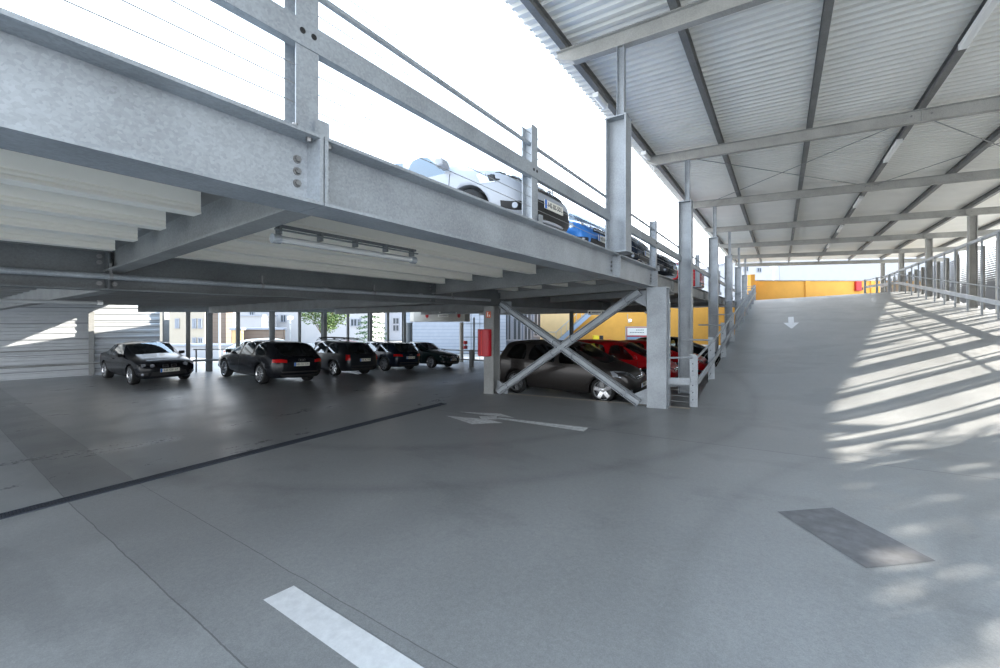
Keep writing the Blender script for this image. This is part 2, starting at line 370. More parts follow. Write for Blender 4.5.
# ---- floor fittings and markings
t = thing('drain_channel', 'long slotted drainage channel crossing the dark floor from the left edge', 'drain', (-6.72, 0.5, -0.232))
g = MB()
for i in range(514):
    y = -6 + i * 0.026
    g.box((-6.72, y, -0.226), (0.135, 0.018, 0.010))
g.box((-6.80, 0.7, -0.227), (0.02, 13.5, 0.014)); g.box((-6.64, 0.7, -0.227), (0.02, 13.5, 0.014))
wbuild(g, 'grating', M['grate'], t)
g = MB(); g.box((-6.72, 0.7, -0.2315), (0.12, 13.5, 0.006)); wbuild(g, 'channel_bed', M['trim'], t)
def onfloor(poly, name, m, label, cat, dz=0.004, sub_n=10, group=None):
    """flat marking that follows the floor; poly = convex quad (x, y)"""
    P = []; n = sub_n
    a, b, c, d = [Vector(p) for p in poly]
    for i in range(n + 1):
        for j in range(n + 1):
            u, v = i / n, j / n
            q = (a * (1 - u) + b * u) * (1 - v) + (d * (1 - u) + c * u) * v
            P.append((q.x, q.y, zf(q.x, q.y) + dz))
    F = [(i * (n + 1) + j, (i + 1) * (n + 1) + j, (i + 1) * (n + 1) + j + 1, i * (n + 1) + j + 1) for i in range(n) for j in range(n)]
    mb = MB().add(P, F)
    if name is None: return mb
    o = mb.build(name, m); tag(o, label, cat, group); return o
onfloor([(-2.95, 1.425), (2.2, 1.405), (2.2, 1.575), (-2.92, 1.625)], 'painted_line', M['white'], 'bright white painted line on the floor in the foreground', 'floor marking')
onfloor([(-0.02, 4.72), (0.52, 3.98), (0.96, 4.36), (0.42, 5.08)], 'floor_patch', mat('repair_mortar', (0.165, 0.165, 0.172), 0.75, 0, 0.22, 7), 'darker grey rectangular repair patch on the floor at lower right', 'floor patch')
def joinpolys(polys, name, m, label, cat):
    A = MB()
    for p in polys:
        q = onfloor(p, None, None, None, None, sub_n=8); A.add(q.v, q.f)
    o = A.build(name, m); tag(o, label, cat); return o
joinpolys([[(-5.76, 6.45), (-4.81, 6.12), (-4.33, 6.47), (-4.80, 6.58)], [(-5.78, 6.88), (-5.0, 6.88), (-4.36, 6.93), (-4.85, 7.13)],
           [(-5.1, 6.72), (-4.86, 6.5), (-4.62, 6.66), (-4.78, 6.9)], [(-4.72, 6.72), (-2.77, 6.60), (-2.79, 6.87), (-4.66, 6.82)]],
          'painted_arrow', M['whitefade'], 'worn forked direction arrow with a long shaft on the floor before the crossed braces', 'floor marking')
joinpolys([[(0.30, 21.8), (0.50, 21.8), (0.53, 23.9), (0.32, 23.9)], [(0.365, 20.2), (0.40, 20.2), (0.68, 21.85), (0.12, 21.95)]],
          'painted_arrow', M['white'], 'small white arrow painted on the ramp pointing downhill', 'floor marking')

# ================================================================ deck steelwork
KY = [1.40, 6.78]               # splices of the edge beam
ZB, ZT = 2.50, 2.905            # beam underside and top
def edge_segment(y0, y1, label, bolts0, bolts1, w=0.28):
    t = thing('edge_beam', label, 'beam', (-2.31, y0, ZB), group='steel beams along the deck edge')
    g = MB(); g.ibeam((-2.33, y0, (ZB + ZT) / 2), (-2.33, y1, (ZB + ZT) / 2), ZT - ZB, w, 0.014, 0.02)
    wbuild(g, 'beam', M['steel'], t)
    for y, on, sgn in ((y0, bolts0, 1), (y1, bolts1, -1)):
        if not on: continue
        g = MB(); g.box((-2.26, y + sgn * 0.012, (ZB + ZT) / 2), (0.14, 0.022, ZT - ZB - 0.042)); wbuild(g, 'end_plate', M['steel'], t)
        for z in (2.63, 2.70, 2.77):
            g = MB(); g.cyl((-2.315, y + sgn * 0.085, z), (1, 0, 0), 0.017, 0.03, 6); g.cyl((-2.321, y + sgn * 0.085, z), (1, 0, 0), 0.024, 0.008, 14)
            wbuild(g, 'bolt', M['bolt'], t)
        g = MB(); g.cyl((-2.24, y + sgn * 0.06, ZT - 0.03), (0, 0, 1), 0.018, 0.03, 6); wbuild(g, 'bolt', M['bolt'], t)
    return t
edge_segment(-3.2, KY[0] - 0.004, 'nearest galvanised edge beam of the deck, running out of the picture at top left', False, True)
edge_segment(KY[0] + 0.004, KY[1] - 0.004, 'middle galvanised edge beam of the deck, below the white car', True, True)
edge_segment(KY[1] + 0.004, 9.3, 'short galvanised edge beam ending above the concrete-grey pillar', True, True)
t = thing('edge_beam', 'farther deck edge beam running on behind the tall roof columns', 'beam', (-2.5, 9.45, ZB), group='steel beams along the deck edge')
g = MB(); g.ibeam((-2.52, 9.45, 2.72), (-2.52, 33.5, 2.72), 0.36, 0.2); wbuild(g, 'beam', M['steel_dull'], t)
# inner girder with a pipe
IG = -6.42
t = thing('inner_girder', 'dark steel girder parallel to the deck edge with a drain pipe in front', 'beam', (IG, -6, 2.15))
g = MB(); g.ibeam((IG, -3.2, 2.395), (IG, 30, 2.395), 0.47, 0.22, 0.014, 0.022); wbuild(g, 'beam', M['steel_dark'], t)
for y in (1.36, 6.72):
    g = MB(); g.box((IG + 0.06, y, 2.395), (0.1, 0.02, 0.42)); wbuild(g, 'stiffener', M['steel_dark'], t)
    for dy in (-0.06, 0.07):
        for z in (2.24, 2.48, 2.55):
            g = MB(); g.cyl((IG + 0.02, y + dy, z), (1, 0, 0), 0.018, 0.03, 6); g.cyl((IG + 0.012, y + dy, z), (1, 0, 0), 0.026, 0.008, 12); wbuild(g, 'bolt', M['bolt'], t)
t = thing('drain_pipe', 'galvanised pipe running along the inner girder under the deck', 'pipe', (-6.24, -6, 2.31))
g = MB(); g.tube([(-6.24, -3.2, 2.315), (-6.24, 8.7, 2.30)], 0.033, 14); wbuild(g, 'pipe', M['steel'], t, smooth=False)
for y in (-1.4, 1.36, 3.0, 5.0, 7.2):
    g = MB(); g.cyl((-6.24, y, 2.313), (0, 1, 0), 0.041, 0.03, 14); g.box((-6.24, y, 2.40), (0.02, 0.02, 0.12)); wbuild(g, 'pipe_clamp', M['steel_dull'], t)
for y in (0.1, 4.0, 6.2):
    g = MB(); g.cyl((-6.24, y, 2.313), (0, 1, 0), 0.04, 0.09, 14); wbuild(g, 'coupling', M['steel'], t)
# cross beams: outer bay, then beyond the girder
def cross_beam(y, x0, z0, x1, z1, h0, h1, label, w=0.17):
    """haunched I beam: web of varying depth, bottoms z0 -> z1"""
    t = thing('cross_beam', label, 'beam', (x0, y, z0), group='cross beams under the deck')
    g = MB(); q = 0.008
    g.add([(x0, y - q, z0), (x1, y - q, z1), (x1, y - q, z1 + h1), (x0, y - q, z0 + h0), (x0, y + q, z0), (x1, y + q, z1), (x1, y + q, z1 + h1), (x0, y + q, z0 + h0)],
          [(0, 1, 2, 3), (7, 6, 5, 4), (0, 4, 5, 1), (3, 2, 6, 7), (0, 3, 7, 4), (1, 5, 6, 2)])
    g.rect((x0, y, z0), (x1, y, z1), w, 0.02); g.rect((x0, y, z0 + h0), (x1, y, z1 + h1), w, 0.02)
    wbuild(g, 'beam', M['steel_dull'], t)
    return t
cross_beam(1.42, -2.35, 2.52, -6.40, 2.385, 0.35, 0.25, 'nearest deck cross beam, meeting the edge beam at the bolted joint on the left')
cross_beam(6.78, -2.35, 2.52, -6.40, 2.385, 0.35, 0.25, 'second deck cross beam, at the far end of the cream decking strip with the tube lamp')
cross_beam(9.42, -2.35, 2.50, -6.40, 2.36, 0.36, 0.27, 'deck cross beam above the crossed braces')
for i, y in enumerate((1.42, 6.78, 12.2, 18.1, 24.0)):
    cross_beam(y, -6.54, 2.17, -18.2, 2.02, 0.42, 0.5, 'dark cross beam in the parking area beyond the girder, %s from the camera' % ORD[i])
for i, y in enumerate((12.2, 18.1, 24.0)):
    cross_beam(y, -2.45, 2.50, -6.30, 2.36, 0.36, 0.27, 'cross beam above the lower parking bays behind the braces, %s one' % ORD[i])
# cream ribbed decking, bay by bay
def decking(y0, y1, label):
    t = thing('deck_sheet', label, 'ceiling decking', (-2.45, y0, 2.62), group='ribbed decking sheets under the deck')
    g = MB(); P = [(-2.36, 2.80)]
    for x in (-2.82, -3.52, -4.22, -4.93, -5.63):
        s = 0.034 * (x + 3.5); zb, zt = 2.612 + s, 2.80 + s
        P += [(x, zt), (x, zb + .068), (x - .012, zb + .064), (x - .012, zb + .054), (x, zb + .050), (x, zb + .032), (x - .012, zb + .030), (x - .012, zb + .020), (x + .004, zb + .018), (x + .008, zb), (x - .13, zb), (x - .13, zb + .02), (x - .12, zt)]
    P += [(-6.28, 2.70)]
    for p, q in zip(P[:-1], P[1:]):
        g.add([(p[0], y0, p[1]), (q[0], y0, q[1]), (q[0], y1, q[1]), (p[0], y1, p[1])], [(0, 1, 2, 3)])
    for y in (y0, y1):                                             # closed rib ends
        for x in (-2.82, -3.52, -4.22, -4.93, -5.63):
            s = 0.034 * (x + 3.5); zb = 2.612 + s
            g.add([(x, y, zb), (x - .12, y, zb), (x - .12, y, zb + .19), (x, y, zb + .19)], [(0, 1, 2, 3)])
    wbuild(g, 'sheet', M['decksheet'], t); return t
decking(-3.0, 1.26, 'nearest strip of cream ribbed decking, at the left edge of the picture')
decking(1.60, 6.28, 'strip of cream ribbed decking above the tube lamp in its guard')
decking(6.98, 9.1, 'short strip of ribbed decking just in front of the crossed braces')
# upper deck slab
f = MB()
def slab(x0, x1, y0, y1, zb, th):
    s0, s1 = deckz(x0), deckz(x1)
    P = []
    for y in (y0, y1):
        P += [(x0, y, s0 - th if zb is None else zb), (x1, y, s1 - th if zb is None else zb), (x1, y, s1), (x0, y, s0)]
    f.add(P, [(0, 1, 2, 3), (7, 6, 5, 4), (0, 4, 5, 1), (3, 2, 6, 7), (0, 3, 7, 4), (1, 5, 6, 2)])
slab(-2.40, -6.40, -3.2, 9.3, None, 0.06)
slab(-2.60, -6.40, 9.3, 33.5, None, 0.2)
slab(-6.40, -18.4, -3.2, 30, None, 0.13)
slab(-18.4, -23.4, -3.2, 4.9, None, 0.13)  # added slab end over the cladding, cut off to shape the sun patch
tag(f.build('floor', M['soffit']), kind='structure')
# shallow ribbed soffit over the far parking area
f = MB()
x = -6.56
while x > -18.2:
    z = 2.40 - 0.012 * (-x - 6.5)
    f.add([(x, -3.2, z + .1), (x - .25, -3.2, z + .1), (x - .32, -3.2, z), (x - .62, -3.2, z), (x - .69, -3.2, z + .1), (x, 30, z + .1), (x - .25, 30, z + .1), (x - .32, 30, z), (x - .62, 30, z), (x - .69, 30, z + .1)],
          [(0, 1, 6, 5), (1, 2, 7, 6), (2, 3, 8, 7), (3, 4, 9, 8)])
    x -= 0.69
tag(f.build('ceiling', M['soffit']), kind='structure')
# pillars under the deck
P1X, P1Y = -2.17, 9.24
t = thing('support_pillar', 'wide grey steel pillar at the right end of the crossed braces', 'column', (P1X, P1Y, -0.08))
g = MB(); g.ibeam((P1X, P1Y, -0.06), (P1X, P1Y, 2.48), 0.30, 0.40, 0.014, 0.024, up=(0, 1, 0)); wbuild(g, 'column', M['steel'], t)
g = MB(); g.box((P1X, P1Y, 2.485), (0.42, 0.33, 0.022)); g.box((P1X, P1Y, -0.07), (0.42, 0.33, 0.02)); wbuild(g, 'end_plates', M['steel'], t)
P2X, P2Y = -6.57, 9.25
t = thing('support_pillar', 'grey steel pillar at the left end of the crossed braces, carrying a red box', 'column', (P2X, P2Y, -0.23))
g = MB(); g.ibeam((P2X, P2Y, -0.22), (P2X, P2Y, 2.14), 0.32, 0.32, 0.014, 0.024, up=(0, 1, 0)); wbuild(g, 'column', M['steel_dull'], t)
g = MB(); g.box((P2X, P2Y, 2.145), (0.34, 0.34, 0.02)); g.box((P2X, P2Y, -0.225), (0.36, 0.36, 0.02)); wbuild(g, 'end_plates', M['steel_dull'], t)
# red extinguisher box with a curved front and a sign above
bx, by = P2X - 0.10, P2Y - 0.27
t = thing('extinguisher_box', 'red rounded extinguisher box hanging on the grey pillar left of the braces', 'extinguisher box', (bx, by, 0.80))
pr = [(-0.21, 0.10)] + [(0.21 * math.sin(a), 0.10 - 0.0 - 0.22 * math.cos(a) * 0.8 - 0.02) for a in [math.radians(d) for d in range(-90, 91, 15)]] + [(0.21, 0.10)]
g = MB(); g.prism([(bx + a, by + b) for a, b in pr], 0.80, 1.53); wbuild(g, 'cover', M['red'], t, bevel=0.012)
g = MB(); g.box((bx + 0.02, by - 0.103, 1.165), (0.016, 0.012, 0.66)); wbuild(g, 'seam', mat('bright_red', (0.72, 0.05, 0.04), 0.4), t)
g = MB(); g.box((bx, by + 0.105, 1.165), (0.36, 0.02, 0.5)); wbuild(g, 'bracket', M['steel_dull'], t)
t = thing('extinguisher_sign', 'small square orange-red sign above the red box on the pillar', 'sign', (P2X + 0.0, P2Y - 0.175, 1.84))
g = MB(); g.box((P2X, P2Y - 0.167, 1.93), (0.15, 0.01, 0.17)); wbuild(g, 'panel', M['signorange'], t)
g = MB(); g.box((P2X - 0.025, P2Y - 0.174, 1.925), (0.03, 0.006, 0.10)); g.box((P2X - 0.02, P2Y - 0.174, 1.985), (0.05, 0.006, 0.015)); g.box((P2X + 0.035, P2Y - 0.174, 1.90), (0.03, 0.006, 0.05)); wbuild(g, 'pictogram', M['signwhite'], t)
# crossed braces
t = thing('cross_brace', 'crossed galvanised steel braces between the two grey pillars', 'bracing', (-4.45, 9.22, 0))
def diag(p0, p1, yo):
    g = MB(); yc = 9.20 + yo; h, w, tf = .085, .07, .012
    # lipped profile: flanges towards the viewer, a raised flat between two grooves
    pr = [(-w, -h), (w, -h), (w, -h + tf), (.0, -h + tf), (.0, -.045), (w * .75, -.045), (w * .75, .045), (.0, .045), (.0, h - tf), (w, h - tf), (w, h), (-w, h), (-w, h - tf), (-.012, h - tf), (-.012, -h + tf), (-w, -h + tf)]
    a_, b_ = Vector((p0[0], yc, p0[1])), Vector((p1[0], yc, p1[1]))
    tt = (b_ - a_).normalized(); sd = tt.cross(Vector((0, 0, 1))).normalized(); k_ = -1 if sd.y > 0 else 1
    g.sweep([(k_ * q[0], q[1]) for q in pr], a_, b_)
    o = wbuild(g, 'diagonal', M['steel'], t)
    for k in (0.08, 0.43, 0.57, 0.92):
        x = p0[0] + (p1[0] - p0[0]) * k; z = p0[1] + (p1[1] - p0[1]) * k
        d = Vector((p1[0] - p0[0], 0, p1[1] - p0[1])).normalized()
        g = MB(); g.box((x, 9.20 + yo, z), (0.19, 0.15, 0.024), rot=d.to_track_quat('Z', 'Y').to_matrix() @ Matrix.Rotation(0, 3, 'Z'))
        wbuild(g, 'splice_plate', M['steel'], o)
diag((-6.32, -0.17), (-2.55, 2.42), -0.004)
diag((-6.24, 2.23), (-2.56, -0.03), 0.004)
for x, z, dx in ((-6.4, -0.15, 1), (-2.40, 0.0, -1), (-6.28, 2.22, 1), (-2.42, 2.38, -1)):
    sgn = 1 if z < 1 else -1
    g = MB(); g.add([(x, 9.25, z - 0.06 * sgn), (x + dx * 0.34, 9.25, z - 0.06 * sgn), (x + dx * 0.34, 9.25, z + 0.12 * sgn), (x, 9.25, z + 0.30 * sgn), (x, 9.265, z - 0.06 * sgn), (x + dx * 0.34, 9.265, z - 0.06 * sgn), (x + dx * 0.34, 9.265, z + 0.12 * sgn), (x, 9.265, z + 0.30 * sgn)],
                    [(0, 1, 2, 3), (7, 6, 5, 4), (0, 4, 5, 1), (1, 5, 6, 2), (2, 6, 7, 3), (3, 7, 4, 0)])
    wbuild(g, 'gusset_plate', M['steel'], t)
# downpipe beside the pillar
t = thing('downpipe', 'thin galvanised downpipe just right of the wide grey pillar', 'pipe', (-2.05, 9.62, -0.3))
g = MB(); g.tube([(-2.08, 9.72, PIT), (-2.08, 9.72, 2.2), (-2.3, 9.85, 2.45)], 0.06, 12); wbuild(g, 'pipe', M['steel'], t)
for z in (1.2, 2.0):
    g = MB(); g.cyl((-2.08, 9.72, z), (0, 0, 1), 0.068, 0.05); wbuild(g, 'pipe_clamp', M['steel_dull'], t)

# tube lamps under the deck
def tube_light(p0, p1, label, guard=True):
    p0 = Vector(p0); p1 = Vector(p1); t = thing('tube_lamp', label, 'lamp', p0)
    d = (p1 - p0).normalized()
    g = MB(); g.tube([p0 + d * .05, p1 - d * .05], 0.027, 14); wbuild(g, 'tube_cover', M['tube'], t, smooth=False)
    for p in (p0, p1 - d * .06):
        g = MB(); g.tube([p, p + d * .06], 0.036, 14); wbuild(g, 'end_cap', M['lampwhite'] if not guard else M['steel'], t)
    if guard:
        g = MB(); g.rect(p0 + Vector((0, 0, .10)), p1 + Vector((0, 0, .10)), 0.035, 0.02); g.rect(p0 + Vector((.04, 0, .065)), p1 + Vector((.04, 0, .065)), 0.012, 0.012); wbuild(g, 'rail', M['steel_dark'], t)
        n = 5
        for k in range(n):
            c = p0 + (p1 - p0) * ((k + .15) / (n - .7))
            g = MB(); g.box(c + Vector((0, 0, .07)), (0.06, 0.02, 0.07)); wbuild(g, 'bracket', M['steel_dark'], t)
    return t
tube_light((-3.12, 1.57, 2.44), (-3.12, 3.02, 2.44), 'long tube lamp in a guard under the cream decking in the middle bay')

# ================================================================ cars
def rim(mb, r, style, w):
    y = w / 2 - 0.012
    mb.lathe([(r * 0.72, y - 0.10), (r * 0.70, y - 0.01), (r * 0.755, y + 0.008), (r * 0.77, y - 0.002), (r * 0.75, y - 0.03)], (0, 0, 0), 'Y', 32)
    mb.lathe([(0.001, y - .015), (r * 0.14, y - .018), (r * 0.18, y - .035), (r * 0.18, y - .07)], (0, 0, 0), 'Y', 20)
    n = {5: 5, 7: 7, 10: 10}[style]; ww = {5: 0.30, 7: 0.17, 10: 0.11}[style] * r
    for i in range(n):
        a = 2 * math.pi * i / n + 0.3; ca, sa = math.cos(a), math.sin(a)
        def p(rr, s, yy): return (rr * ca - s * sa, yy, rr * sa + s * ca)
        wi, wo_ = ww * 0.55, ww * 0.5
        V = [p(r * .1, -wi, y - .03), p(r * .1, wi, y - .03), p(r * .73, wo_ , y - .012), p(r * .73, -wo_, y - .012),
             p(r * .1, -wi, y - .07), p(r * .1, wi, y - .07), p(r * .73, wo_, y - .05), p(r * .73, -wo_, y - .05)]
        mb.add(V, [(0, 1, 2, 3), (4, 7, 6, 5), (0, 4, 5, 1), (2, 6, 7, 3), (1, 5, 6, 2), (0, 3, 7, 4)])
def wheel(t, x, y, side, r, style, m):
    w = 0.21
    tb = MB(); h = w / 2
    tb.lathe([(r * .70, -h + .01), (r * .80, -h), (r * .95, -h + .005), (r * .995, -h + .03), (r, -h + .05), (r, h - .05), (r * .995, h - .03), (r * .95, h - .005), (r * .80, h), (r * .745, h - .01), (r * .72, h - .04)], (0, 0, 0), 'Y', 36)
    tb.lathe([(0.0, -h + .03), (r * .7, -h + .03)], (0, 0, 0), 'Y', 24)
    o = tb.build('wheel', M['tyre'], t, smooth=True); o.location = (x, y, r); o.rotation_euler = (0, 0.25 * (x + y), 0 if side > 0 else math.pi)
    rb = MB(); rim(rb, r, style, w); ro = rb.build('rim', m, o)
    db = MB(); db.lathe([(0.0, -0.02), (r * .66, -0.02), (r * .66, -.05)], (0, 0, 0), 'Y', 24); do = db.build('brake_disc', M['steel_dark'], o)
    return o

def cols_for(style):
    # x, x4, x5, z3, z4, z5, z7, k, zbottom ; strip ids to the NEXT column: (row45, row57)
    if style == 'estate':
        return [(-2.44, -2.42, -2.36, .62, .88, .94, .96, .90, .26, 'body', 'rear'),
                (-2.12, -2.10, -1.80, .64, .95, 1.35, 1.405, .965, .22, 'body', 'body'),
                (-1.70, -1.78, -1.52, .64, .955, 1.385, 1.44, .99, .2, 'sideC', 'body'),
                (-.90, -.86, -.84, .63, .94, 1.40, 1.46, 1, .19, 'pill', 'body'),
                (-.82, -.78, -.77, .63, .938, 1.40, 1.46, 1, .19, 'sideB', 'body'),
                (.10, .12, .10, .62, .92, 1.39, 1.455, 1, .19, 'pill', 'body'),
                (.18, .20, .17, .62, .918, 1.385, 1.45, 1, .19, 'sideA', 'body'),
                (.95, 1.02, .52, .62, .90, 1.34, 1.41, 1, .19, 'body', 'wind'),
                (1.18, 1.16, 1.26, .61, .89, .965, 1.01, .99, .2, 'body', 'body'),
                (1.85, 1.85, 1.88, .60, .83, .875, .915, .97, .2, 'body', 'body'),
                (2.26, 2.25, 2.24, .55, .70, .745, .775, .91, .2, 'body', 'body'),
                (2.42, 2.40, 2.38, .50, .60, .62, .63, .80, .22, 'body', 'body')]
    if style == 'coupe':
        return [(-2.20, -2.20, -2.16, .60, .86, .92, .93, .90, .28, 'body', 'body'),
                (-1.95, -1.95, -1.92, .62, .91, .965, .985, .95, .24, 'body', 'body'),
                (-1.45, -1.42, -1.46, .62, .92, .985, 1.01, .98, .2, 'body', 'rear'),
                (-1.20, -1.18, -.82, .62, .92, 1.26, 1.33, 1, .19, 'sideC', 'body'),
                (-.55, -.50, -.55, .61, .91, 1.30, 1.37, 1, .18, 'pill', 'body'),
                (-.49, -.44, -.50, .61, .91, 1.305, 1.37, 1, .18, 'sideB', 'body'),
                (.05, .10, .05, .60, .90, 1.305, 1.365, 1, .18, 'sideA', 'body'),
                (.62, .66, .28, .60, .885, 1.27, 1.335, 1, .18, 'body', 'wind'),
                (.84, .80, .96, .60, .875, .93, .97, .99, .19, 'body', 'body'),
                (1.50, 1.50, 1.52, .58, .80, .85, .885, .97, .2, 'body', 'body'),
                (2.02, 2.02, 2.02, .54, .68, .735, .755, .93, .2, 'body', 'body'),
                (2.18, 2.17, 2.15, .50, .60, .62, .63, .86, .22, 'body', 'body')]
    if style == 'mpv':
        return [(-2.16, -2.14, -2.08, .70, 1.00, 1.06, 1.08, .90, .28, 'body', 'rear'),
                (-1.98, -1.96, -1.78, .72, 1.06, 1.46, 1.52, .96, .23, 'body', 'body'),
                (-1.66, -1.74, -1.52, .70, 1.05, 1.50, 1.565, .99, .2, 'sideC', 'body'),
                (-1.05, -1.02, -1.00, .69, 1.03, 1.52, 1.59, 1, .19, 'pill', 'body'),
                (-.97, -.95, -.93, .69, 1.028, 1.52, 1.59, 1, .19, 'sideB', 'body'),
                (-.06, -.04, -.04, .67, .99, 1.51, 1.585, 1, .19, 'pill', 'body'),
                (.02, .04, .04, .67, .985, 1.51, 1.58, 1, .19, 'sideA', 'body'),
                (.98, 1.06, .48, .65, .95, 1.44, 1.52, 1, .19, 'body', 'wind'),
                (1.28, 1.24, 1.36, .64, .93, 1.00, 1.05, .99, .2, 'body', 'body'),
                (1.72, 1.72, 1.76, .62, .85, .90, .94, .96, .2, 'body', 'body'),
                (2.03, 2.02, 2.01, .57, .73, .77, .80, .90, .21, 'body', 'body'),
                (2.18, 2.16, 2.14, .50, .60, .62, .63, .78, .23, 'body', 'body')]
    if style == 'hatch':
        return [(-2.10, -2.08, -2.00, .68, .98, 1.04, 1.06, .88, .28, 'body', 'rear'),
                (-1.80, -1.76, -1.32, .70, 1.03, 1.34, 1.40, .96, .22, 'body', 'body'),
                (-1.40, -1.42, -1.10, .68, 1.03, 1.38, 1.44, .99, .2, 'sideC', 'body'),
                (-.92, -.90, -.80, .67, 1.01, 1.41, 1.47, 1, .19, 'pill', 'body'),
                (-.84, -.82, -.73, .67, 1.005, 1.41, 1.47, 1, .19, 'sideB', 'body'),
                (.02, .04, .04, .65, .97, 1.415, 1.48, 1, .19, 'pill', 'body'),
                (.10, .12, .11, .65, .965, 1.41, 1.475, 1, .19, 'sideA', 'body'),
                (.98, 1.06, .42, .63, .93, 1.34, 1.41, 1, .19, 'body', 'wind'),
                (1.26, 1.22, 1.34, .62, .92, .985, 1.035, .99, .2, 'body', 'body'),
                (1.72, 1.72, 1.76, .60, .85, .90, .945, .96, .2, 'body', 'body'),
                (2.02, 2.00, 2.00, .56, .72, .77, .80, .90, .21, 'body', 'body'),
                (2.18, 2.16, 2.14, .50, .60, .62, .63, .78, .23, 'body', 'body')]
REG = ['body', 'rear', 'wind', 'sideA', 'sideB', 'sideC', 'pill', 'well', 'lowtrim']
def make_body(style, Lf, Wd, Hf, wb, r, arch, lowtrim):
    C = cols_for(style); ns = len(C)
    V = []; idx = {}
    def v(x, y, z): V.append((x * Lf, y * Wd, z * Hf)); return len(V) - 1
    for i, (x, x4, x5, z3, z4, z5, z7, k, zb, a, b) in enumerate(C):
        cabin = z5 - z4 > 0.2; w5 = .375 if cabin else .37 * k; xe = x
        bulge = 0.07 if i in (ns - 1,) else (-0.05 if i == 0 else 0)
        wbulge = 0.10 if C[i - 1][10] == 'wind' or b == 'wind' else (0.05 if i > ns - 4 else (-.05 if i <= 1 else 0))
        rows = [(x + bulge, 0, zb), (x, .40 * k, zb), (x, .480 * k, zb + .09), (x, .5 * k, z3), (x4, .478 * k, z4), (x5, w5, z5), (x5 + wbulge * .7, .22 * min(1, k + .03), z5 + (z7 - z5) * .8), (x5 + wbulge, 0, z7)]
        for rr, (a_, b_, c_) in enumerate(rows):
            idx[i, rr, 1] = v(a_, b_, c_)
            idx[i, rr, -1] = idx[i, rr, 1] if rr in (0, 7) else v(a_, -b_, c_)
    F = []; MI = []
    for i in range(ns - 1):
        a, b = C[i][9], C[i][10]
        for rr in range(7):
            reg = 'body'
            if rr == 4: reg = a
            if rr >= 5: reg = b
            if rr <= 1 and lowtrim: reg = 'lowtrim'
            if rr == 0: reg = 'lowtrim'
            for s in (1, -1):
                q = [idx[i, rr, s], idx[i + 1, rr, s], idx[i + 1, rr + 1, s], idx[i, rr + 1, s]]
                q = list(dict.fromkeys(q)); F.append(q if s > 0 else q[::-1]); MI.append(REG.index(reg))
    for i, d in ((0, -1), (ns - 1, 1)):
        cen = {0: idx[i, 0, 1], 7: idx[i, 7, 1]}
        zs = [V[idx[i, q, 1]] for q in range(8)]
        for q in range(1, 7): cen[q] = len(V); V.append((zs[q][0] + d * (0.06 if q < 6 else .03) * Lf, 0, zs[q][2] + (0.0 if q < 5 else .01)))
        for q in range(7):
            for s in (1, -1):
                f_ = list(dict.fromkeys([cen[q], idx[i, q, s], idx[i, q + 1, s], cen[q + 1]]))
                F.append(f_); MI.append(REG.index('lowtrim' if (q < 2) else 'body'))
    me = bpy.data.meshes.new('cage'); me.from_pydata(V, [], F)
    bm = bmesh.new(); bm.from_mesh(me)
    for f_, mi in zip(bm.faces, MI): f_.material_index = mi; f_.smooth = True
    bmesh.ops.recalc_face_normals(bm, faces=bm.faces)
    cl = bm.edges.layers.float.new('crease_edge'); bm.edges.ensure_lookup_table()
    rows = {}
    for (i, rr, s), vi in idx.items(): rows[vi] = (i, rr)
    for e in bm.edges:
        A, B = rows.get(e.verts[0].index), rows.get(e.verts[1].index)
        mis = {f_.material_index for f_ in e.link_faces}
        if len(mis) > 1 and mis & {1, 2, 3, 4, 5}: e[cl] = 0.82
        if A and B and A[1] == B[1] == 4: e[cl] = max(e[cl], 0.45)
        if A and B and A[1] == B[1] == 1: e[cl] = 0.6
    bm.to_mesh(me); bm.free()
    mats = [bpy.data.materials.get('car_region_%s' % q) or bpy.data.materials.new('car_region_%s' % q) for q in REG]
    for q in mats: me.materials.append(q)
    o = bpy.data.objects.new('tmp_body', me); COL.objects.link(o)
    ss = o.modifiers.new('s', 'SUBSURF'); ss.levels = ss.render_levels = 2
    cm = MB()
    for x in (wb / 2, -wb / 2):
        for s in (1, -1):
            cm.cyl((x * Lf + arch[0], s * Wd * .44, r), (0, 1, 0), r + arch[1], Wd * .26, 40)
    co = cm.build('tmp_cut', mats); 
    for p in co.data.polygons: p.material_index = REG.index('well')
    bo = o.modifiers.new('b', 'BOOLEAN'); bo.operation = 'DIFFERENCE'; bo.solver = 'EXACT'; bo.object = co
    try: bo.material_mode = 'INDEX'
    except Exception: pass
    dg = bpy.context.evaluated_depsgraph_get(); dg.update()
    me2 = bpy.data.meshes.new_from_object(o.evaluated_get(dg))
    bpy.data.objects.remove(o); bpy.data.objects.remove(co)
    return me2
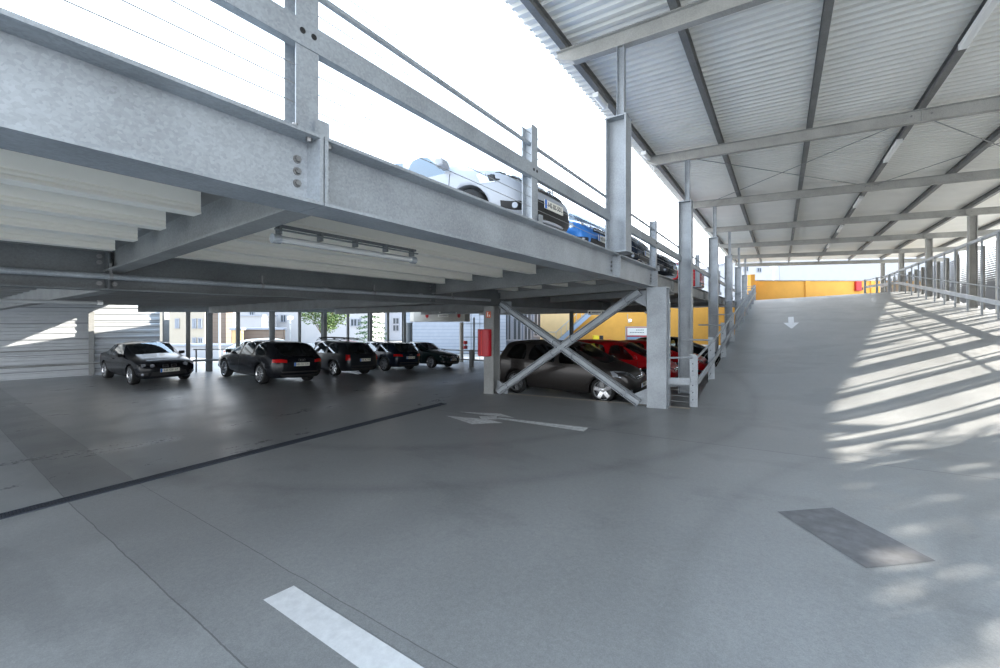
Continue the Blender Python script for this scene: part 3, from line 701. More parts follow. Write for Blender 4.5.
def car(name_label, cat, loc, rz, style, L, Wd, H, wb, r, paint, z=0.0, roll=0.0, rimstyle=5, rimm='alloy', lights='modern', plate=None, lowtrim=False,
        grille='bar', glass='glass', reartint=None, badge=None, tail='modern', rackbar=False, front=True, rear=True, mirror=None, arch=(0, .045), detail=True, handle=True, name='car'):
    L0 = {'estate': 4.9, 'coupe': 4.43, 'mpv': 4.40, 'hatch': 4.36}[style]; H0 = {'estate': 1.46, 'coupe': 1.37, 'mpv': 1.59, 'hatch': 1.48}[style]
    Lf, Hf = L / L0, H / H0
    t = thing(name, name_label, cat, (loc[0], loc[1], z), rz)
    t.rotation_euler = (-roll * math.cos(rz), 0, rz)
    me = make_body(style, Lf, Wd, Hf, wb / Lf, r, arch, lowtrim)
    bm = bmesh.new(); bm.from_mesh(me); bvh = BVHTree.FromBMesh(bm)
    def extract(regs, name, m, off=0.0, split=False):
        src = {REG.index(q) for q in regs}
        b2 = bm.copy(); bmesh.ops.delete(b2, geom=[f_ for f_ in b2.faces if f_.material_index not in src], context='FACES')
        if not b2.faces: b2.free(); return []
        out = []
        if split:
            for s in (1, -1):
                b3 = b2.copy(); bmesh.ops.delete(b3, geom=[f_ for f_ in b3.faces if f_.calc_center_median().y * s < 0], context='FACES')
                if b3.faces:
                    m3 = bpy.data.meshes.new(name); b3.to_mesh(m3); out.append(m3)
                b3.free()
        else:
            m3 = bpy.data.meshes.new(name); b2.to_mesh(m3); out.append(m3)
        b2.free(); res = []
        for m3 in out:
            m3.materials.clear()
            if isinstance(m, list):
                for q in m: m3.materials.append(q)
            else:
                m3.materials.append(m); m3.polygons.foreach_set('material_index', [0] * len(m3.polygons))
            oo = bpy.data.objects.new(name, m3); COL.objects.link(oo); oo.parent = t; res.append(oo)
        return res
    ml = [M[paint]] * 6 + [M['trim'], M['trim'], M['trim'] if True else M[paint]]
    if not lowtrim: ml[8] = M[paint]
    extract(['body', 'pill', 'well', 'lowtrim'], 'body', ml)
    rt = M[reartint or glass]
    extract(['wind'], 'windshield', M[glass]); extract(['rear'], 'rear_window', rt)
    for q in ('sideA', 'sideB', 'sideC'): extract([q], 'side_window', rt if q != 'sideA' else M[glass], split=True)
    # inside: seats and floor so that the see-through cabin is not empty
    ib = MB()
    for s in (1, -1):
        ib.box((-.15 * Lf, s * Wd * .2, .55 * Hf), (.5, .46, .2)); ib.box((-.42 * Lf, s * Wd * .2, .80 * Hf), (.14, .42, .55), rot=Matrix.Rotation(-.2, 3, 'Y')); ib.box((-.48 * Lf, s * Wd * .2, 1.14 * Hf), (.08, .24, .15))
    ib.box((-1.15 * Lf, 0, .72 * Hf), (.16, Wd * .74, .5), rot=Matrix.Rotation(-.25, 3, 'Y')); ib.box((0, 0, .42), (2.2 * Lf, Wd * .8, .04)); ib.box((.78 * Lf, 0, .74 * Hf), (.35, Wd * .74, .16))
    ib.build('seats', M['seat'], t)
    for x in (wb / 2, -wb / 2):
        for s in (1, -1): wheel(t, x, s * (Wd / 2 - .115 - .015), s, r, rimstyle, M[rimm])
    def snap(p, off=.006):
        l, nrm, i_, d = bvh.find_nearest(Vector(p))
        return l + nrm * off, nrm
    def patch(nm, pts, m, off=.006, n=(8, 5), parent=None, thick=.02):
        """conformal plate over the body between four corner points given near the skin"""
        a, b, c, d = [Vector(p) for p in pts]; P = []; Q = []
        for i in range(n[0] + 1):
            for j in range(n[1] + 1):
                u, w_ = i / n[0], j / n[1]
                q, nr = snap((a * (1 - u) + b * u) * (1 - w_) + (d * (1 - u) + c * u) * w_, off); P.append(q); Q.append(q - nr * thick)
        N1 = n[1] + 1; F = [(i * N1 + j, (i + 1) * N1 + j, (i + 1) * N1 + j + 1, i * N1 + j + 1) for i in range(n[0]) for j in range(n[1])]
        K = len(P); F2 = list(F)
        bd = [i * N1 for i in range(n[0] + 1)] + [n[0] * N1 + j for j in range(1, N1)] + [i * N1 + n[1] for i in range(n[0] - 1, -1, -1)] + [j for j in range(n[1] - 1, 0, -1)]
        for k in range(len(bd)): F2.append((bd[k], bd[(k + 1) % len(bd)], bd[(k + 1) % len(bd)] + K, bd[k] + K))
        mb = MB().add(P + Q, F2)
        if nm is None: return mb
        return mb.build(nm, m, parent or t, smooth=False)
    xf, xr, hw = L / 2, -L / 2, Wd / 2
    def P_(x, y, z): return (x, y, z)
    h = Hf
    # mirrors
    mx = {'estate': .98, 'coupe': .62, 'mpv': 1.0, 'hatch': 1.0}[style] * Lf; mz = {'estate': .99, 'coupe': .93, 'mpv': 1.05, 'hatch': 1.03}[style] * h
    for s in (1, -1):
        g = MB(); g.add([(mx + .07, s * (hw * .93), mz - .05), (mx + .09, s * (hw + .10), mz - .03), (mx + .07, s * (hw + .11), mz + .06), (mx + .05, s * hw * .96, mz + .06),
                         (mx - .04, s * (hw * .93), mz - .06), (mx - .03, s * (hw + .12), mz - .05), (mx - .04, s * (hw + .13), mz + .065), (mx - .04, s * hw * .95, mz + .065)],
                        [(0, 1, 2, 3), (7, 6, 5, 4), (0, 4, 5, 1), (1, 5, 6, 2), (2, 6, 7, 3), (3, 7, 4, 0)])
        g.build('mirror', M[mirror or paint], t, bevel=.02)
    ztl = {'estate': .80, 'coupe': .78, 'mpv': .92, 'hatch': .92}[style] * h
    zhl = {'estate': .66, 'coupe': .63, 'mpv': .72, 'hatch': .69}[style] * h
    def plate_at(x, z, tilt, rev):
        pl = MB(); pl.box((0, 0, 0), (.012, .50, .11)); 
        po = pl.build('number_plate', M['plate'], t); po.location = (x, 0, z); po.rotation_euler = (0, tilt, 0)
        s = -1 if rev else 1
        bb = MB(); bb.box((s * .007, -s * .225, 0), (.004, .045, .106)); bb.build('blue_strip', M['plateblue'], po)
        if plate: textmesh('plate_text', plate, .088, M['ink'], po, (s * .0075, s * .02, 0), (math.pi / 2, 0, s * math.pi / 2))
    if front:
        lb = {'modern': .10, 'round': .08, 'big': .15, 'angular': .085}[lights]
        for s in (1, -1):
            if lights == 'big':
                pts = [P_(xf - .10, s * hw * .50, zhl - .075), P_(xf - .52, s * hw * .97, zhl + .0), P_(xf - .60, s * hw * .94, zhl + .13), P_(xf - .18, s * hw * .52, zhl + .03)]
                patch('headlight', pts, M['lamp'], n=(12, 6))
                i_ = patch('headlight_recess', [P_(xf - .14, s * hw * .56, zhl - .045), P_(xf - .40, s * hw * .90, zhl + .0), P_(xf - .44, s * hw * .88, zhl + .075), P_(xf - .22, s * hw * .58, zhl + .01)], M['trim'], off=.010, n=(8, 4))
                q, nr = snap(P_(xf - .26, s * hw * .74, zhl + .01), .012); g = MB(); g.cyl(q, nr, .042, .02, 18); g.build('headlight_bulb', M['chrome'], t)
            else:
                pts = [P_(xf - .05, s * hw * .45, zhl - lb / 2), P_(xf - .28, s * hw * .95, zhl - lb / 2 + .01), P_(xf - .32, s * hw * .93, zhl + lb / 2), P_(xf - .08, s * hw * .45, zhl + lb / 2 - .01)]
                patch('headlight', pts, M['trim'] if lights == 'round' else M['lamp'], n=(10, 5))
                for k in ((.54, .05), (.78, .13)):
                    q, nr = snap(P_(xf - k[1], s * hw * k[0], zhl), .014)
                    g = MB(); g.cyl(q, (1, 0, 0) if lights == 'round' else nr, .058 if lights == 'round' else .035, .02, 18); g.build('headlight_bulb', M['lamp'] if lights == 'round' else M['chrome'], t)
        if grille == 'kidney':
            for s in (1, -1):
                patch('grille', [P_(xf, s * .03, zhl - .06), P_(xf, s * .19, zhl - .055), P_(xf, s * .18, zhl + .05), P_(xf, s * .04, zhl + .055)], M['chrome'], off=.01, n=(4, 4))
                patch('grille_opening', [P_(xf, s * .045, zhl - .045), P_(xf, s * .175, zhl - .04), P_(xf, s * .165, zhl + .037), P_(xf, s * .055, zhl + .04)], M['trim'], off=.014, n=(4, 4))
        else:
            patch('grille', [P_(xf, -hw * .46, zhl - .07), P_(xf, hw * .46, zhl - .07), P_(xf, hw * .42, zhl + .06), P_(xf, -hw * .42, zhl + .06)], M['trim'], off=.008, n=(10, 4))
            for zz in ((-.035, .03) if grille == 'bar' else (0.0,)):
                patch('grille_bar', [P_(xf, -hw * .44, zhl + zz - .012), P_(xf, hw * .44, zhl + zz - .012), P_(xf, hw * .43, zhl + zz + .012), P_(xf, -hw * .43, zhl + zz + .012)], M['chrome'], off=.016, n=(10, 1))
        if badge == 'star':
            q, nr = snap(P_(xf, 0, zhl), .03); nr = Vector((1, 0, 0.1)).normalized(); g = MB()
            rr = .085; ring = [q + Vector((0, rr * math.cos(a), rr * math.sin(a))) for a in [2 * math.pi * k / 20 for k in range(21)]]
            g.tube(ring, .009, 6)
            for a in (90, 210, 330): g.tube([q, q + Vector((0, rr * math.cos(math.radians(a)), rr * math.sin(math.radians(a))))], .010, 6)
            g.build('badge', M['chrome'], t)
        if badge == 'bolt':
            q, nr = snap(P_(xf, 0, zhl + .0), .03); g = MB(); rr = .065
            ring = [q + Vector((0, rr * math.cos(a), rr * math.sin(a))) for a in [2 * math.pi * k / 20 for k in range(21)]]
            g.tube(ring, .009, 6); g.tube([q + Vector((0, -.062, 0)), q + Vector((0, .02, .012)), q + Vector((0, -.02, -.012)), q + Vector((0, .062, 0))], .009, 6); g.build('badge', M['chrome'], t)
        if badge == 'rings':
            q, nr = snap(P_(xf, 0, zhl + .01), .03); g = MB(); rr = .045
            for cc in (-.105, -.035, .035, .105): g.tube([q + Vector((0, cc + rr * math.cos(a), rr * math.sin(a))) for a in [2 * math.pi * k / 14 for k in range(15)]], .006, 5)
            g.build('badge', M['chrome'], t)
        lo = .36 * h
        if badge == 'bolt': patch('front_mouth', [P_(xf, -hw * .66, .24 * h), P_(xf, hw * .66, .24 * h), P_(xf, hw * .60, .50 * h), P_(xf, -hw * .60, .50 * h)], M['trim'], off=.01, n=(12, 6))
        patch('lower_grille', [P_(xf, -hw * .62, lo - .06), P_(xf, hw * .62, lo - .06), P_(xf, hw * .55, lo + .07), P_(xf, -hw * .55, lo + .07)], M['trim'], off=.008, n=(10, 4))
        for s in (1, -1):
            patch('fog_lamp_recess', [P_(xf - .05, s * hw * .66, lo - .03), P_(xf - .25, s * hw * .92, lo - .02), P_(xf - .25, s * hw * .92, lo + .07), P_(xf - .05, s * hw * .66, lo + .06)], M['trim'], off=.008, n=(6, 3))
            q, nr = snap(P_(xf - .12, s * hw * .78, lo + .02), .012); g = MB(); g.cyl(q, nr, .035, .02, 16); g.build('fog_lamp', M['lamp'], t)
        q, nr = snap(P_(xf + .1, 0, (.47 if grille != 'kidney' else .47) * h), .018); plate_at(q.x, q.z, 0, False)
    if rear:
        for s in (1, -1):
            if tail == 'modern': pts = [P_(xr + .03, s * hw * .52, ztl - .045), P_(xr + .22, s * hw * .97, ztl - .04), P_(xr + .24, s * hw * .97, ztl + .06), P_(xr + .03, s * hw * .52, ztl + .045)]
            elif tail == 'tall': pts = [P_(xr + .06, s * hw * .76, ztl - .10), P_(xr + .16, s * hw * .99, ztl - .10), P_(xr + .18, s * hw * .98, ztl + .14), P_(xr + .06, s * hw * .78, ztl + .14)]
            else: pts = [P_(xr + .03, s * hw * .6, ztl - .06), P_(xr + .12, s * hw * .97, ztl - .06), P_(xr + .14, s * hw * .95, ztl + .06), P_(xr + .03, s * hw * .6, ztl + .06)]
            patch('tail_light', pts, M['tail'], n=(8, 4))
        q, nr = snap(P_(xr - .1, 0, ztl - .09), .014); plate_at(q.x, q.z, 0, True)
        patch('bumper_reflector_strip', [P_(xr, -hw * .7, .42 * h), P_(xr, hw * .7, .42 * h), P_(xr, hw * .7, .47 * h), P_(xr, -hw * .7, .47 * h)], M['trim'], off=.01, n=(10, 1))
        g = patch('rear_valance', [P_(xr, -hw * .7, .26 * h), P_(xr, hw * .7, .26 * h), P_(xr, hw * .75, .36 * h), P_(xr, -hw * .75, .36 * h)], M['trim'], off=.008, n=(10, 3))
        if badge == 'rings':
            q, nr = snap(P_(xr, 0, ztl + .03), .02); g = MB(); rr = .035
            for cc in (-.08, -.027, .027, .08): g.tube([q + Vector((0, cc + rr * math.cos(a), rr * math.sin(a))) for a in [2 * math.pi * k / 12 for k in range(13)]], .005, 5)
            g.build('badge', M['chrome'], t)
    # door gaps and handles
    C = cols_for(style); zb_ = {'estate': .92, 'coupe': .90, 'mpv': .99, 'hatch': .97}[style] * h
    if detail:
        for s in (1, -1):
            A_ = MB()
            gaps = [C[-5][1] * Lf + .02, ((C[5][1] + C[6][1]) / 2 if style != 'coupe' else C[4][1]) * Lf]
            if style != 'coupe': gaps.append(((C[3][1] + C[2][1]) / 2 - .12) * Lf)
            for gx in gaps:
                q = patch(None, [P_(gx - .005, s * hw, .30 * h), P_(gx + .005, s * hw, .30 * h), P_(gx + .005, s * hw * .97, zb_), P_(gx - .005, s * hw * .97, zb_)], None, off=.002, n=(1, 10), thick=.01); A_.add(q.v, q.f)
            q = patch(None, [P_(gaps[-1], s * hw, .295 * h), P_(gaps[0], s * hw, .295 * h), P_(gaps[0], s * hw, .305 * h), P_(gaps[-1], s * hw, .305 * h)], None, off=.002, n=(14, 1), thick=.01); A_.add(q.v, q.f)
            A_.build('door_gap', M['trim'], t)
            for gx in gaps[1:]:
                q, nr = snap(P_(gx + .14, s * hw, zb_ - .10), .018); g = MB(); g.box(q, (.17, .02, .03)); g.build('door_handle', M[paint], t, bevel=.006)
    if rackbar:
        for s in (1, -1):
            g = MB(); g.tube([(-1.5 * Lf, s * .33 * Wd, 1.47 * h), (-1.35 * Lf, s * .34 * Wd, 1.51 * h), (.2 * Lf, s * .34 * Wd, 1.50 * h), (.35 * Lf, s * .33 * Wd, 1.44 * h)], .014, 8); g.build('roof_rail', M['trim'], t)
        for x in (-1.05, .0):
            g = MB(); g.box((x * Lf, 0, 1.57 * h), (.05, Wd * .78, .03)); g.box((x * Lf, Wd * .34, 1.535 * h), (.07, .04, .07)); g.box((x * Lf, -Wd * .34, 1.535 * h), (.07, .04, .07)); g.build('roof_bar', M['trim'], t)
        for yy in (-.15, .2):
            g = MB(); g.box((-.5 * Lf, yy, 1.60 * h), (1.5, .08, .025)); g.build('bike_rail', M['trim'], t)
    bm.free(); return t
PI = math.pi
K = .94
def at(x, y, z): return z
# ---- row on the left, below the deck
def rowcar(x, y, *a, **k): return car(*a[:1], 'car', (x, y), *a[1:], z=zf(x, y), roll=(zf(x, y - .7) - zf(x, y + .7)) / 1.4, **k)
rowcar(-17.88, 4.78, 'black coupe facing the viewer on the far left of the parked row, beside the cladding', 0.03, 'coupe', 4.02, 1.58, 1.28, 2.42, .295, 'black', rimstyle=10, lights='round', grille='kidney', plate='HE GP 17', mirror='trim', tail='low')
rowcar(-15.0, 7.35, 'black estate seen from behind, directly right of the black coupe, with wide red tail lights', PI - 0.03, 'estate', 4.60, 1.74, 1.38, 2.70, .32, 'black', rimstyle=10, plate='HB CH 431', badge='rings')
rowcar(-15.70, 10.35, 'black estate with a bicycle rack on its roof, seen from behind', PI + 0.02, 'estate', 4.25, 1.64, 1.36, 2.5, .30, 'blackgrey', rimstyle=7, plate='HE AL 716', tail='tall', rackbar=True)
rowcar(-16.25, 13.35, 'black estate between the car with the roof rack and the dark green saloon', PI - 0.02, 'estate', 4.3, 1.68, 1.34, 2.6, .32, 'navy', rimstyle=7, rimm='alloydark', plate='HE OV 350', badge='rings')
rowcar(-16.15, 16.15, 'dark green car facing right at the right end of the row under the deck', 0.05, 'coupe', 4.25, 1.60, 1.32, 2.5, .30, 'green', rimstyle=10, lights='angular', plate='HE KD 80', badge='rings', grille='bar')
# ---- lower bays behind the braces
car('dark brown people carrier parked behind the crossed braces', 'car', (-4.98, 10.78), 0.02, 'mpv', 4.12, 1.70, 1.50, 2.54, .315, 'brown', z=PIT, rimstyle=5, lights='big', plate='HE BK 38', badge='star', reartint='glassdark')
car('bright red car parked just behind the dark brown people carrier', 'car', (-4.55, 13.45), 0.0, 'mpv', 4.0, 1.66, 1.40, 2.45, .30, 'redpaint', z=PIT, lights='big', plate='HE RA 21')
car('second red car behind the bright red one, roof and windscreen showing', 'car', (-4.1, 16.1), 0.0, 'hatch', 4.0, 1.66, 1.30, 2.45, .30, 'redpaint', z=PIT, lights='big', plate='HE TM 64')
car('black car behind the two red cars in the lower bays', 'car', (-3.9, 18.9), 0.0, 'hatch', 4.1, 1.68, 1.33, 2.5, .30, 'black', z=PIT, plate='HE CS 9')
car('white car far behind the rear of the brown people carrier', 'car', (-10.6, 21.3), 0.2, 'hatch', 4.1, 1.68, 1.42, 2.5, .30, 'whitepaint', z=zf(-10.6,21.3), plate='HE W 5')
# ---- on the upper deck, noses to the railing
def deckcar(x, y, label, rz=0.0, **k): return car(label, 'car', (x, y), rz, z=deckz(x) + .03, **k)
deckcar(-4.51, 4.86, 'white hatchback on the upper deck behind the railing', rz=-0.02, style='hatch', L=4.05, Wd=1.72, H=1.42, wb=2.55, r=.315, paint='whitepaint', rimstyle=5, lights='big', plate='HE BS 501', badge='bolt', grille='one', reartint='glass')
deckcar(-4.80, 7.3, 'blue car on the upper deck between the white hatchback and the first tall column', rz=0, style='coupe', L=4.2, Wd=1.7, H=1.34, wb=2.5, r=.31, paint='blue', plate='HE BL 12')
deckcar(-4.72, 10.0, 'black off-road car on the upper deck just past the first tall column', rz=0, style='mpv', L=4.2, Wd=1.82, H=1.76, wb=2.55, r=.36, paint='navy', lights='big', lowtrim=True, plate='HE SU 44')
deckcar(-4.60, 12.7, 'black car on the upper deck just in front of the second tall column', rz=0, style='hatch', L=4.1, Wd=1.7, H=1.42, wb=2.5, r=.31, paint='black', plate='HE ND 7', lights='big')
deckcar(-4.6, 18.9, 'dark red car on the upper deck behind the third tall column', rz=PI, style='hatch', L=4.0, Wd=1.7, H=1.42, wb=2.5, r=.31, paint='redpaint', plate='HE MK 31', tail='tall')
# ---- outside, beyond the facade railing
car('pale beige car outside, half hidden behind the black estate', 'car', (-21.3, 10.6), PI/2 + 0.2, 'hatch', 4.1, 1.68, 1.42, 2.5, .30, 'beige', z=-.6, plate='HE F 2')
car('red car outside, just visible between the two black estates', 'car', (-21.4, 15.2), PI/2, 'hatch', 4.1, 1.68, 1.42, 2.5, .30, 'redpaint', z=-.95, plate='HE G 8')

# ================================================================ roof over the ramp
KC = [0.85 + 5.87 * k for k in range(8)]         # frames of the roof: 1.15, 7.0, 12.85 ...
def zr(x, off=0.0): return 6.30 - 0.04 * (x + 2.2) + off     # underside of the roof beams
BH = 0.27
f = MB(); y = -2.6; P = []
while y < 42.6:
    P += [(y, 0), (y + .07, 0), (y + .09, .046), (y + .165, .046)]; y += .19
n = len(P)
V = [(-3.58, py, zr(-3.58, BH + .19 + h)) for py, h in P] + [(9.93, py, zr(9.93, BH + .19 + h)) for py, h in P]
f.add(V, [(i, i + 1, n + i + 1, n + i) for i in range(n - 1)])
V2 = [(v[0], v[1], v[2] + 0.012) for v in V]
f.add(V2, [(n + i, n + i + 1, i + 1, i) for i in range(n - 1)])
tag(f.build('ceiling', M['sheet']), kind='structure')
for k, y in enumerate(KC):
    if k == 0: lab = 'roof beam just behind the top edge of the picture, over the viewer'
    else: lab = '%s roof beam counting away from the viewer, spanning over the ramp' % ORD[k - 1]
    t = thing('roof_beam', lab, 'beam', (-3.3, y, zr(-3.3)), group='roof beams over the ramp')
    g = MB(); q = .006; h = BH
    x0, x1 = -3.32, 9.85
    # web, flanges; the end is cut to a taper
    def zz(x, o): return zr(x, o)
    g.add([(x0, y - q, zz(x0, h * .55)), (x0 + .35, y - q, zz(x0 + .35, 0)), (x1, y - q, zz(x1, 0)), (x1, y - q, zz(x1, h)), (x0, y - q, zz(x0, h)),
           (x0, y + q, zz(x0, h * .55)), (x0 + .35, y + q, zz(x0 + .35, 0)), (x1, y + q, zz(x1, 0)), (x1, y + q, zz(x1, h)), (x0, y + q, zz(x0, h))],
          [(0, 1, 2, 3, 4), (9, 8, 7, 6, 5), (0, 5, 6, 1), (2, 7, 8, 3), (4, 9, 5, 0)])
    g.rect((x0 + .33, y, zz(x0 + .33, .006)), (x1, y, zz(x1, .006)), .135, .014)
    g.rect((x0, y, zz(x0, h - .006)), (x1, y, zz(x1, h - .006)), .135, .014)
    g.rect((x0, y, zz(x0, h * .55)), (x0 + .35, y, zz(x0 + .35, .006)), .135, .014, up=(0.6, 0, .8))
    wbuild(g, 'beam', M['steel_roof'], t)
    for xx in (2.55, 6.2):
        g = MB(); g.box((xx, y, zz(xx, h / 2)), (.014, .13, h - .02)); wbuild(g, 'stiffener', M['steel_roof'], t)
        for dx in (-.16, .16):
            g = MB(); g.cyl((xx + dx, y - .012, zz(xx + dx, h * .6)), (0, 1, 0), .02, .02, 8); wbuild(g, 'bolt', M['bolt'], t)
PX = [(-3.17, 'purlin along the left edge of the roof, nearest the sky'), (-1.33, 'second roof purlin from the left edge'), (.60, 'third roof purlin from the left edge'),
      (2.55, 'fourth roof purlin from the left edge, carrying the lamps'), (4.45, 'fifth roof purlin from the left edge'), (6.30, 'sixth roof purlin, near the tops of the right columns'), (8.3, 'outermost roof purlin on the right')]
for x, lab in PX:
    t = thing('purlin', lab, 'beam', (x, -6, zr(x, BH)), group='purlins under the roof sheet')
    g = MB(); g.ibeam((x, -2.5, zr(x, BH + .092)), (x, 42.3, zr(x, BH + .092)), .18, .11, .008, .010); wbuild(g, 'beam', M['purlin'], t)
# tall columns on the left of the ramp, thin stubs up to the beams
for k in range(1, 7):
    y = KC[k]
    z0 = 2.91 if k == 1 else (PIT if y < 33 else zf(-1.5, y) - .5)
    lab = 'tall steel roof column standing on the deck edge beam' if k == 1 else '%s tall roof column behind the ramp railing' % ORD[k - 2]
    t = thing('roof_column', lab, 'column', (-2.2, y, z0), group='tall columns along the left of the ramp')
    X = -2.21; zt = 5.13 if k < 3 else 5.05
    g = MB(); g.ibeam((X, y, z0), (X, y, zt - .02), .34, .30, .013, .022, up=(1, 0, 0)); wbuild(g, 'column', M['steel'], t)
    g = MB(); g.box((X, y, zt - .01), (.36, .31, .02)); wbuild(g, 'cap_plate', M['steel'], t)
    g = MB(); g.ibeam((X + .05, y, zt), (X + .05, y, zr(X)), .12, .12, .008, .010, up=(1, 0, 0)); wbuild(g, 'stub_post', M['steel'], t)
    if k == 1:
        g = MB(); g.box((X, y, 2.92), (.40, .36, .02)); wbuild(g, 'base_plate', M['steel'], t)
# right-hand columns
for k in range(2, 8):
    y = KC[k] + .12; x = 6.42; z0 = zf(6.1, y) - .1
    t = thing('roof_column', '%s column on the right rising above the louvred wall' % ORD[k - 2] if k > 3 else 'right-hand roof column outside the picture, number %s' % ORD[k - 2], 'column', (x, y, z0), group='columns along the right wall')
    g = MB(); g.ibeam((x, y, z0), (x, y, zr(x)), .24, .24, .012, .02, up=(1, 0, 0)); wbuild(g, 'column', M['steel_roof'], t)
    g = MB(); g.box((x, y, zr(x) - .01), (.26, .26, .02)); wbuild(g, 'cap_plate', M['steel_roof'], t)
for k in range(2, 8):
    y = KC[k]; x = 8.8
    t = thing('roof_post', 'slim post carrying the outer right edge of the roof', 'post', (x, y, -.4), group='slim posts outside the louvred wall')
    g = MB(); g.ibeam((x, y, -.45), (x, y, zr(x)), .14, .14, .01, .012, up=(1, 0, 0)); wbuild(g, 'post', M['steel_roof'], t)
    g = MB(); g.box((x, y, -.44), (.24, .24, .02)); wbuild(g, 'base_plate', M['steel_roof'], t)
# tie rods between the beams
def rod(p, q, lab):
    o = MB().tube([p, q], .011, 6).build('tie_rod', M['steel_dull']); tag(o, lab, 'rod', 'thin tie rods under the roof')
for i, (x0, x1) in enumerate(((-2.3, 2.5), (2.6, 6.4))):
    rod((x0, KC[2] + .08, zr(x0, .14)), (x1, KC[3] - .08, zr(x1, .14)), 'thin tie rod under the roof running away to the right, %s half' % ('left' if i == 0 else 'right'))
    rod((x0, KC[3] - .08, zr(x0, .17)), (x1, KC[2] + .08, zr(x1, .17)), 'thin tie rod under the roof running back to the right, %s half' % ('left' if i == 0 else 'right'))
# roof lamps: slim boxes with a ribbed clear cover, hung along the purlins
def roof_lamp(x, y0, y1, lab):
    z = zr(x, BH - .06)
    t = thing('roof_lamp', lab, 'lamp', (x, y0, z), group='lamps under the roof')
    g = MB(); g.box((x, (y0 + y1) / 2, z + .03), (.11, y1 - y0, .04)); wbuild(g, 'housing', M['lampwhite'], t)
    pr = [(-.055, .0), (.055, .0), (.05, -.045), (.02, -.06), (-.02, -.06), (-.05, -.045)]
    g = MB(); g.sweep(pr, (x, y0 + .02, z + .01), (x, y1 - .02, z + .01)); wbuild(g, 'cover', M['lampwhite'], t)
    for yy in (y0, y1 - .02):
        g = MB(); g.box((x, yy + .01, z + .0), (.125, .03, .10)); wbuild(g, 'end_cap', M['lampwhite'], t)
for i, (a, b) in enumerate(((8.4, 9.9), (14.3, 15.9), (20.2, 21.8), (26.0, 27.6), (31.9, 33.5))):
    roof_lamp(2.50, a, b, '%s roof lamp from the viewer under the fourth purlin' % ORD[i])
roof_lamp(-3.22, 8.3, 8.9, 'first small lamp under the left roof edge, beside the first tall column')
roof_lamp(-3.22, 12.0, 13.4, 'second small lamp under the left roof edge, before the second tall column')
for x, y0, y1, lab in ((-8.45, .7, 1.75, 'tube lamp under the far ceiling at the left, above the cladding'),):
    tube_light((x, y0, 2.07), (x, y1, 2.07), lab, guard=False)
tube_light((-14.0, 15.2, 2.1), (-14.0, 16.5, 2.1), 'tube lamp under the ceiling over the dark green car', guard=False)
tube_light((-3.75, 14.2, 2.02), (-3.45, 14.6, 2.02), 'short tube lamp under the deck just left of the wide grey pillar', guard=False)

# ================================================================ railings
def railing(name, label, x, y0, y1, posts, zpost, segs, post_m=M['steel']):
    t = thing(name, label, 'railing', (x, y0, 2.9))
    for y in posts:
        g = MB(); g.ibeam((x, y, 2.90), (x, y, zpost), .13, .14, .007, .010, up=(1, 0, 0))
        p = wbuild(g, 'post', post_m, t)
        g = MB(); g.box((x, y, 2.915), (.22, .24, .02)); wbuild(g, 'base_plate', M['steel'], p)
        g = MB(); g.prism([(x + .07, y + .05), (x + .11, y + .02), (x + .11, y + .11), (x + .07, y + .14)], 2.92, 3.02); wbuild(g, 'cleat', M['steel'], p)
        for dy in (-.09, .09):
            g = MB(); g.cyl((x + .09, y + dy, 2.93), (0, 0, 1), .016, .04, 6); wbuild(g, 'bolt', M['bolt'], p)
    for a, b in segs:
        g = MB(); g.channel((x + .065, a, 3.505), (x + .065, b, 3.505), .15, .055, .006, flip=-1); g.rect((x + .068, a, 3.505), (x + .068, b, 3.505), .008, .15)
        p = wbuild(g, 'guard_plank', M['steel'], t)
        for yy in posts:
            if a < yy < b:
                for d in (-.035, .035):
                    g = MB(); g.cyl((x + .0735, yy + d, 3.515), (1, 0, 0), .017, .006, 12); wbuild(g, 'bolt_hole', M['trim'], p)
        g = MB(); g.tube([(x, a, 3.83), (x, b, 3.83)], .022, 10); wbuild(g, 'handrail', M['steel'], t)
        for z in (3.10, 3.21, 3.32, 3.69, 3.93):
            g = MB(); g.tube([(x + .03, a, z), (x + .03, b, z)], .0035, 5); wbuild(g, 'wire', M['steel_dull'], t)
    return t
railing('deck_railing', 'galvanised railing with wires on the deck edge in front of the white car', -2.36, -3.1, 6.56, [-1.25, 1.36, 4.07], 4.02, [(-3.1, KC[1] - .16)])
railing('deck_railing', 'galvanised deck railing continuing behind the tall columns on the left of the ramp', -2.36, 6.9, 33, [9.60, 15.6, 21.5, 27.4], 4.02, [(KC[k] + .16, min(KC[k + 1] - .16, 33.4)) for k in range(1, 6)])
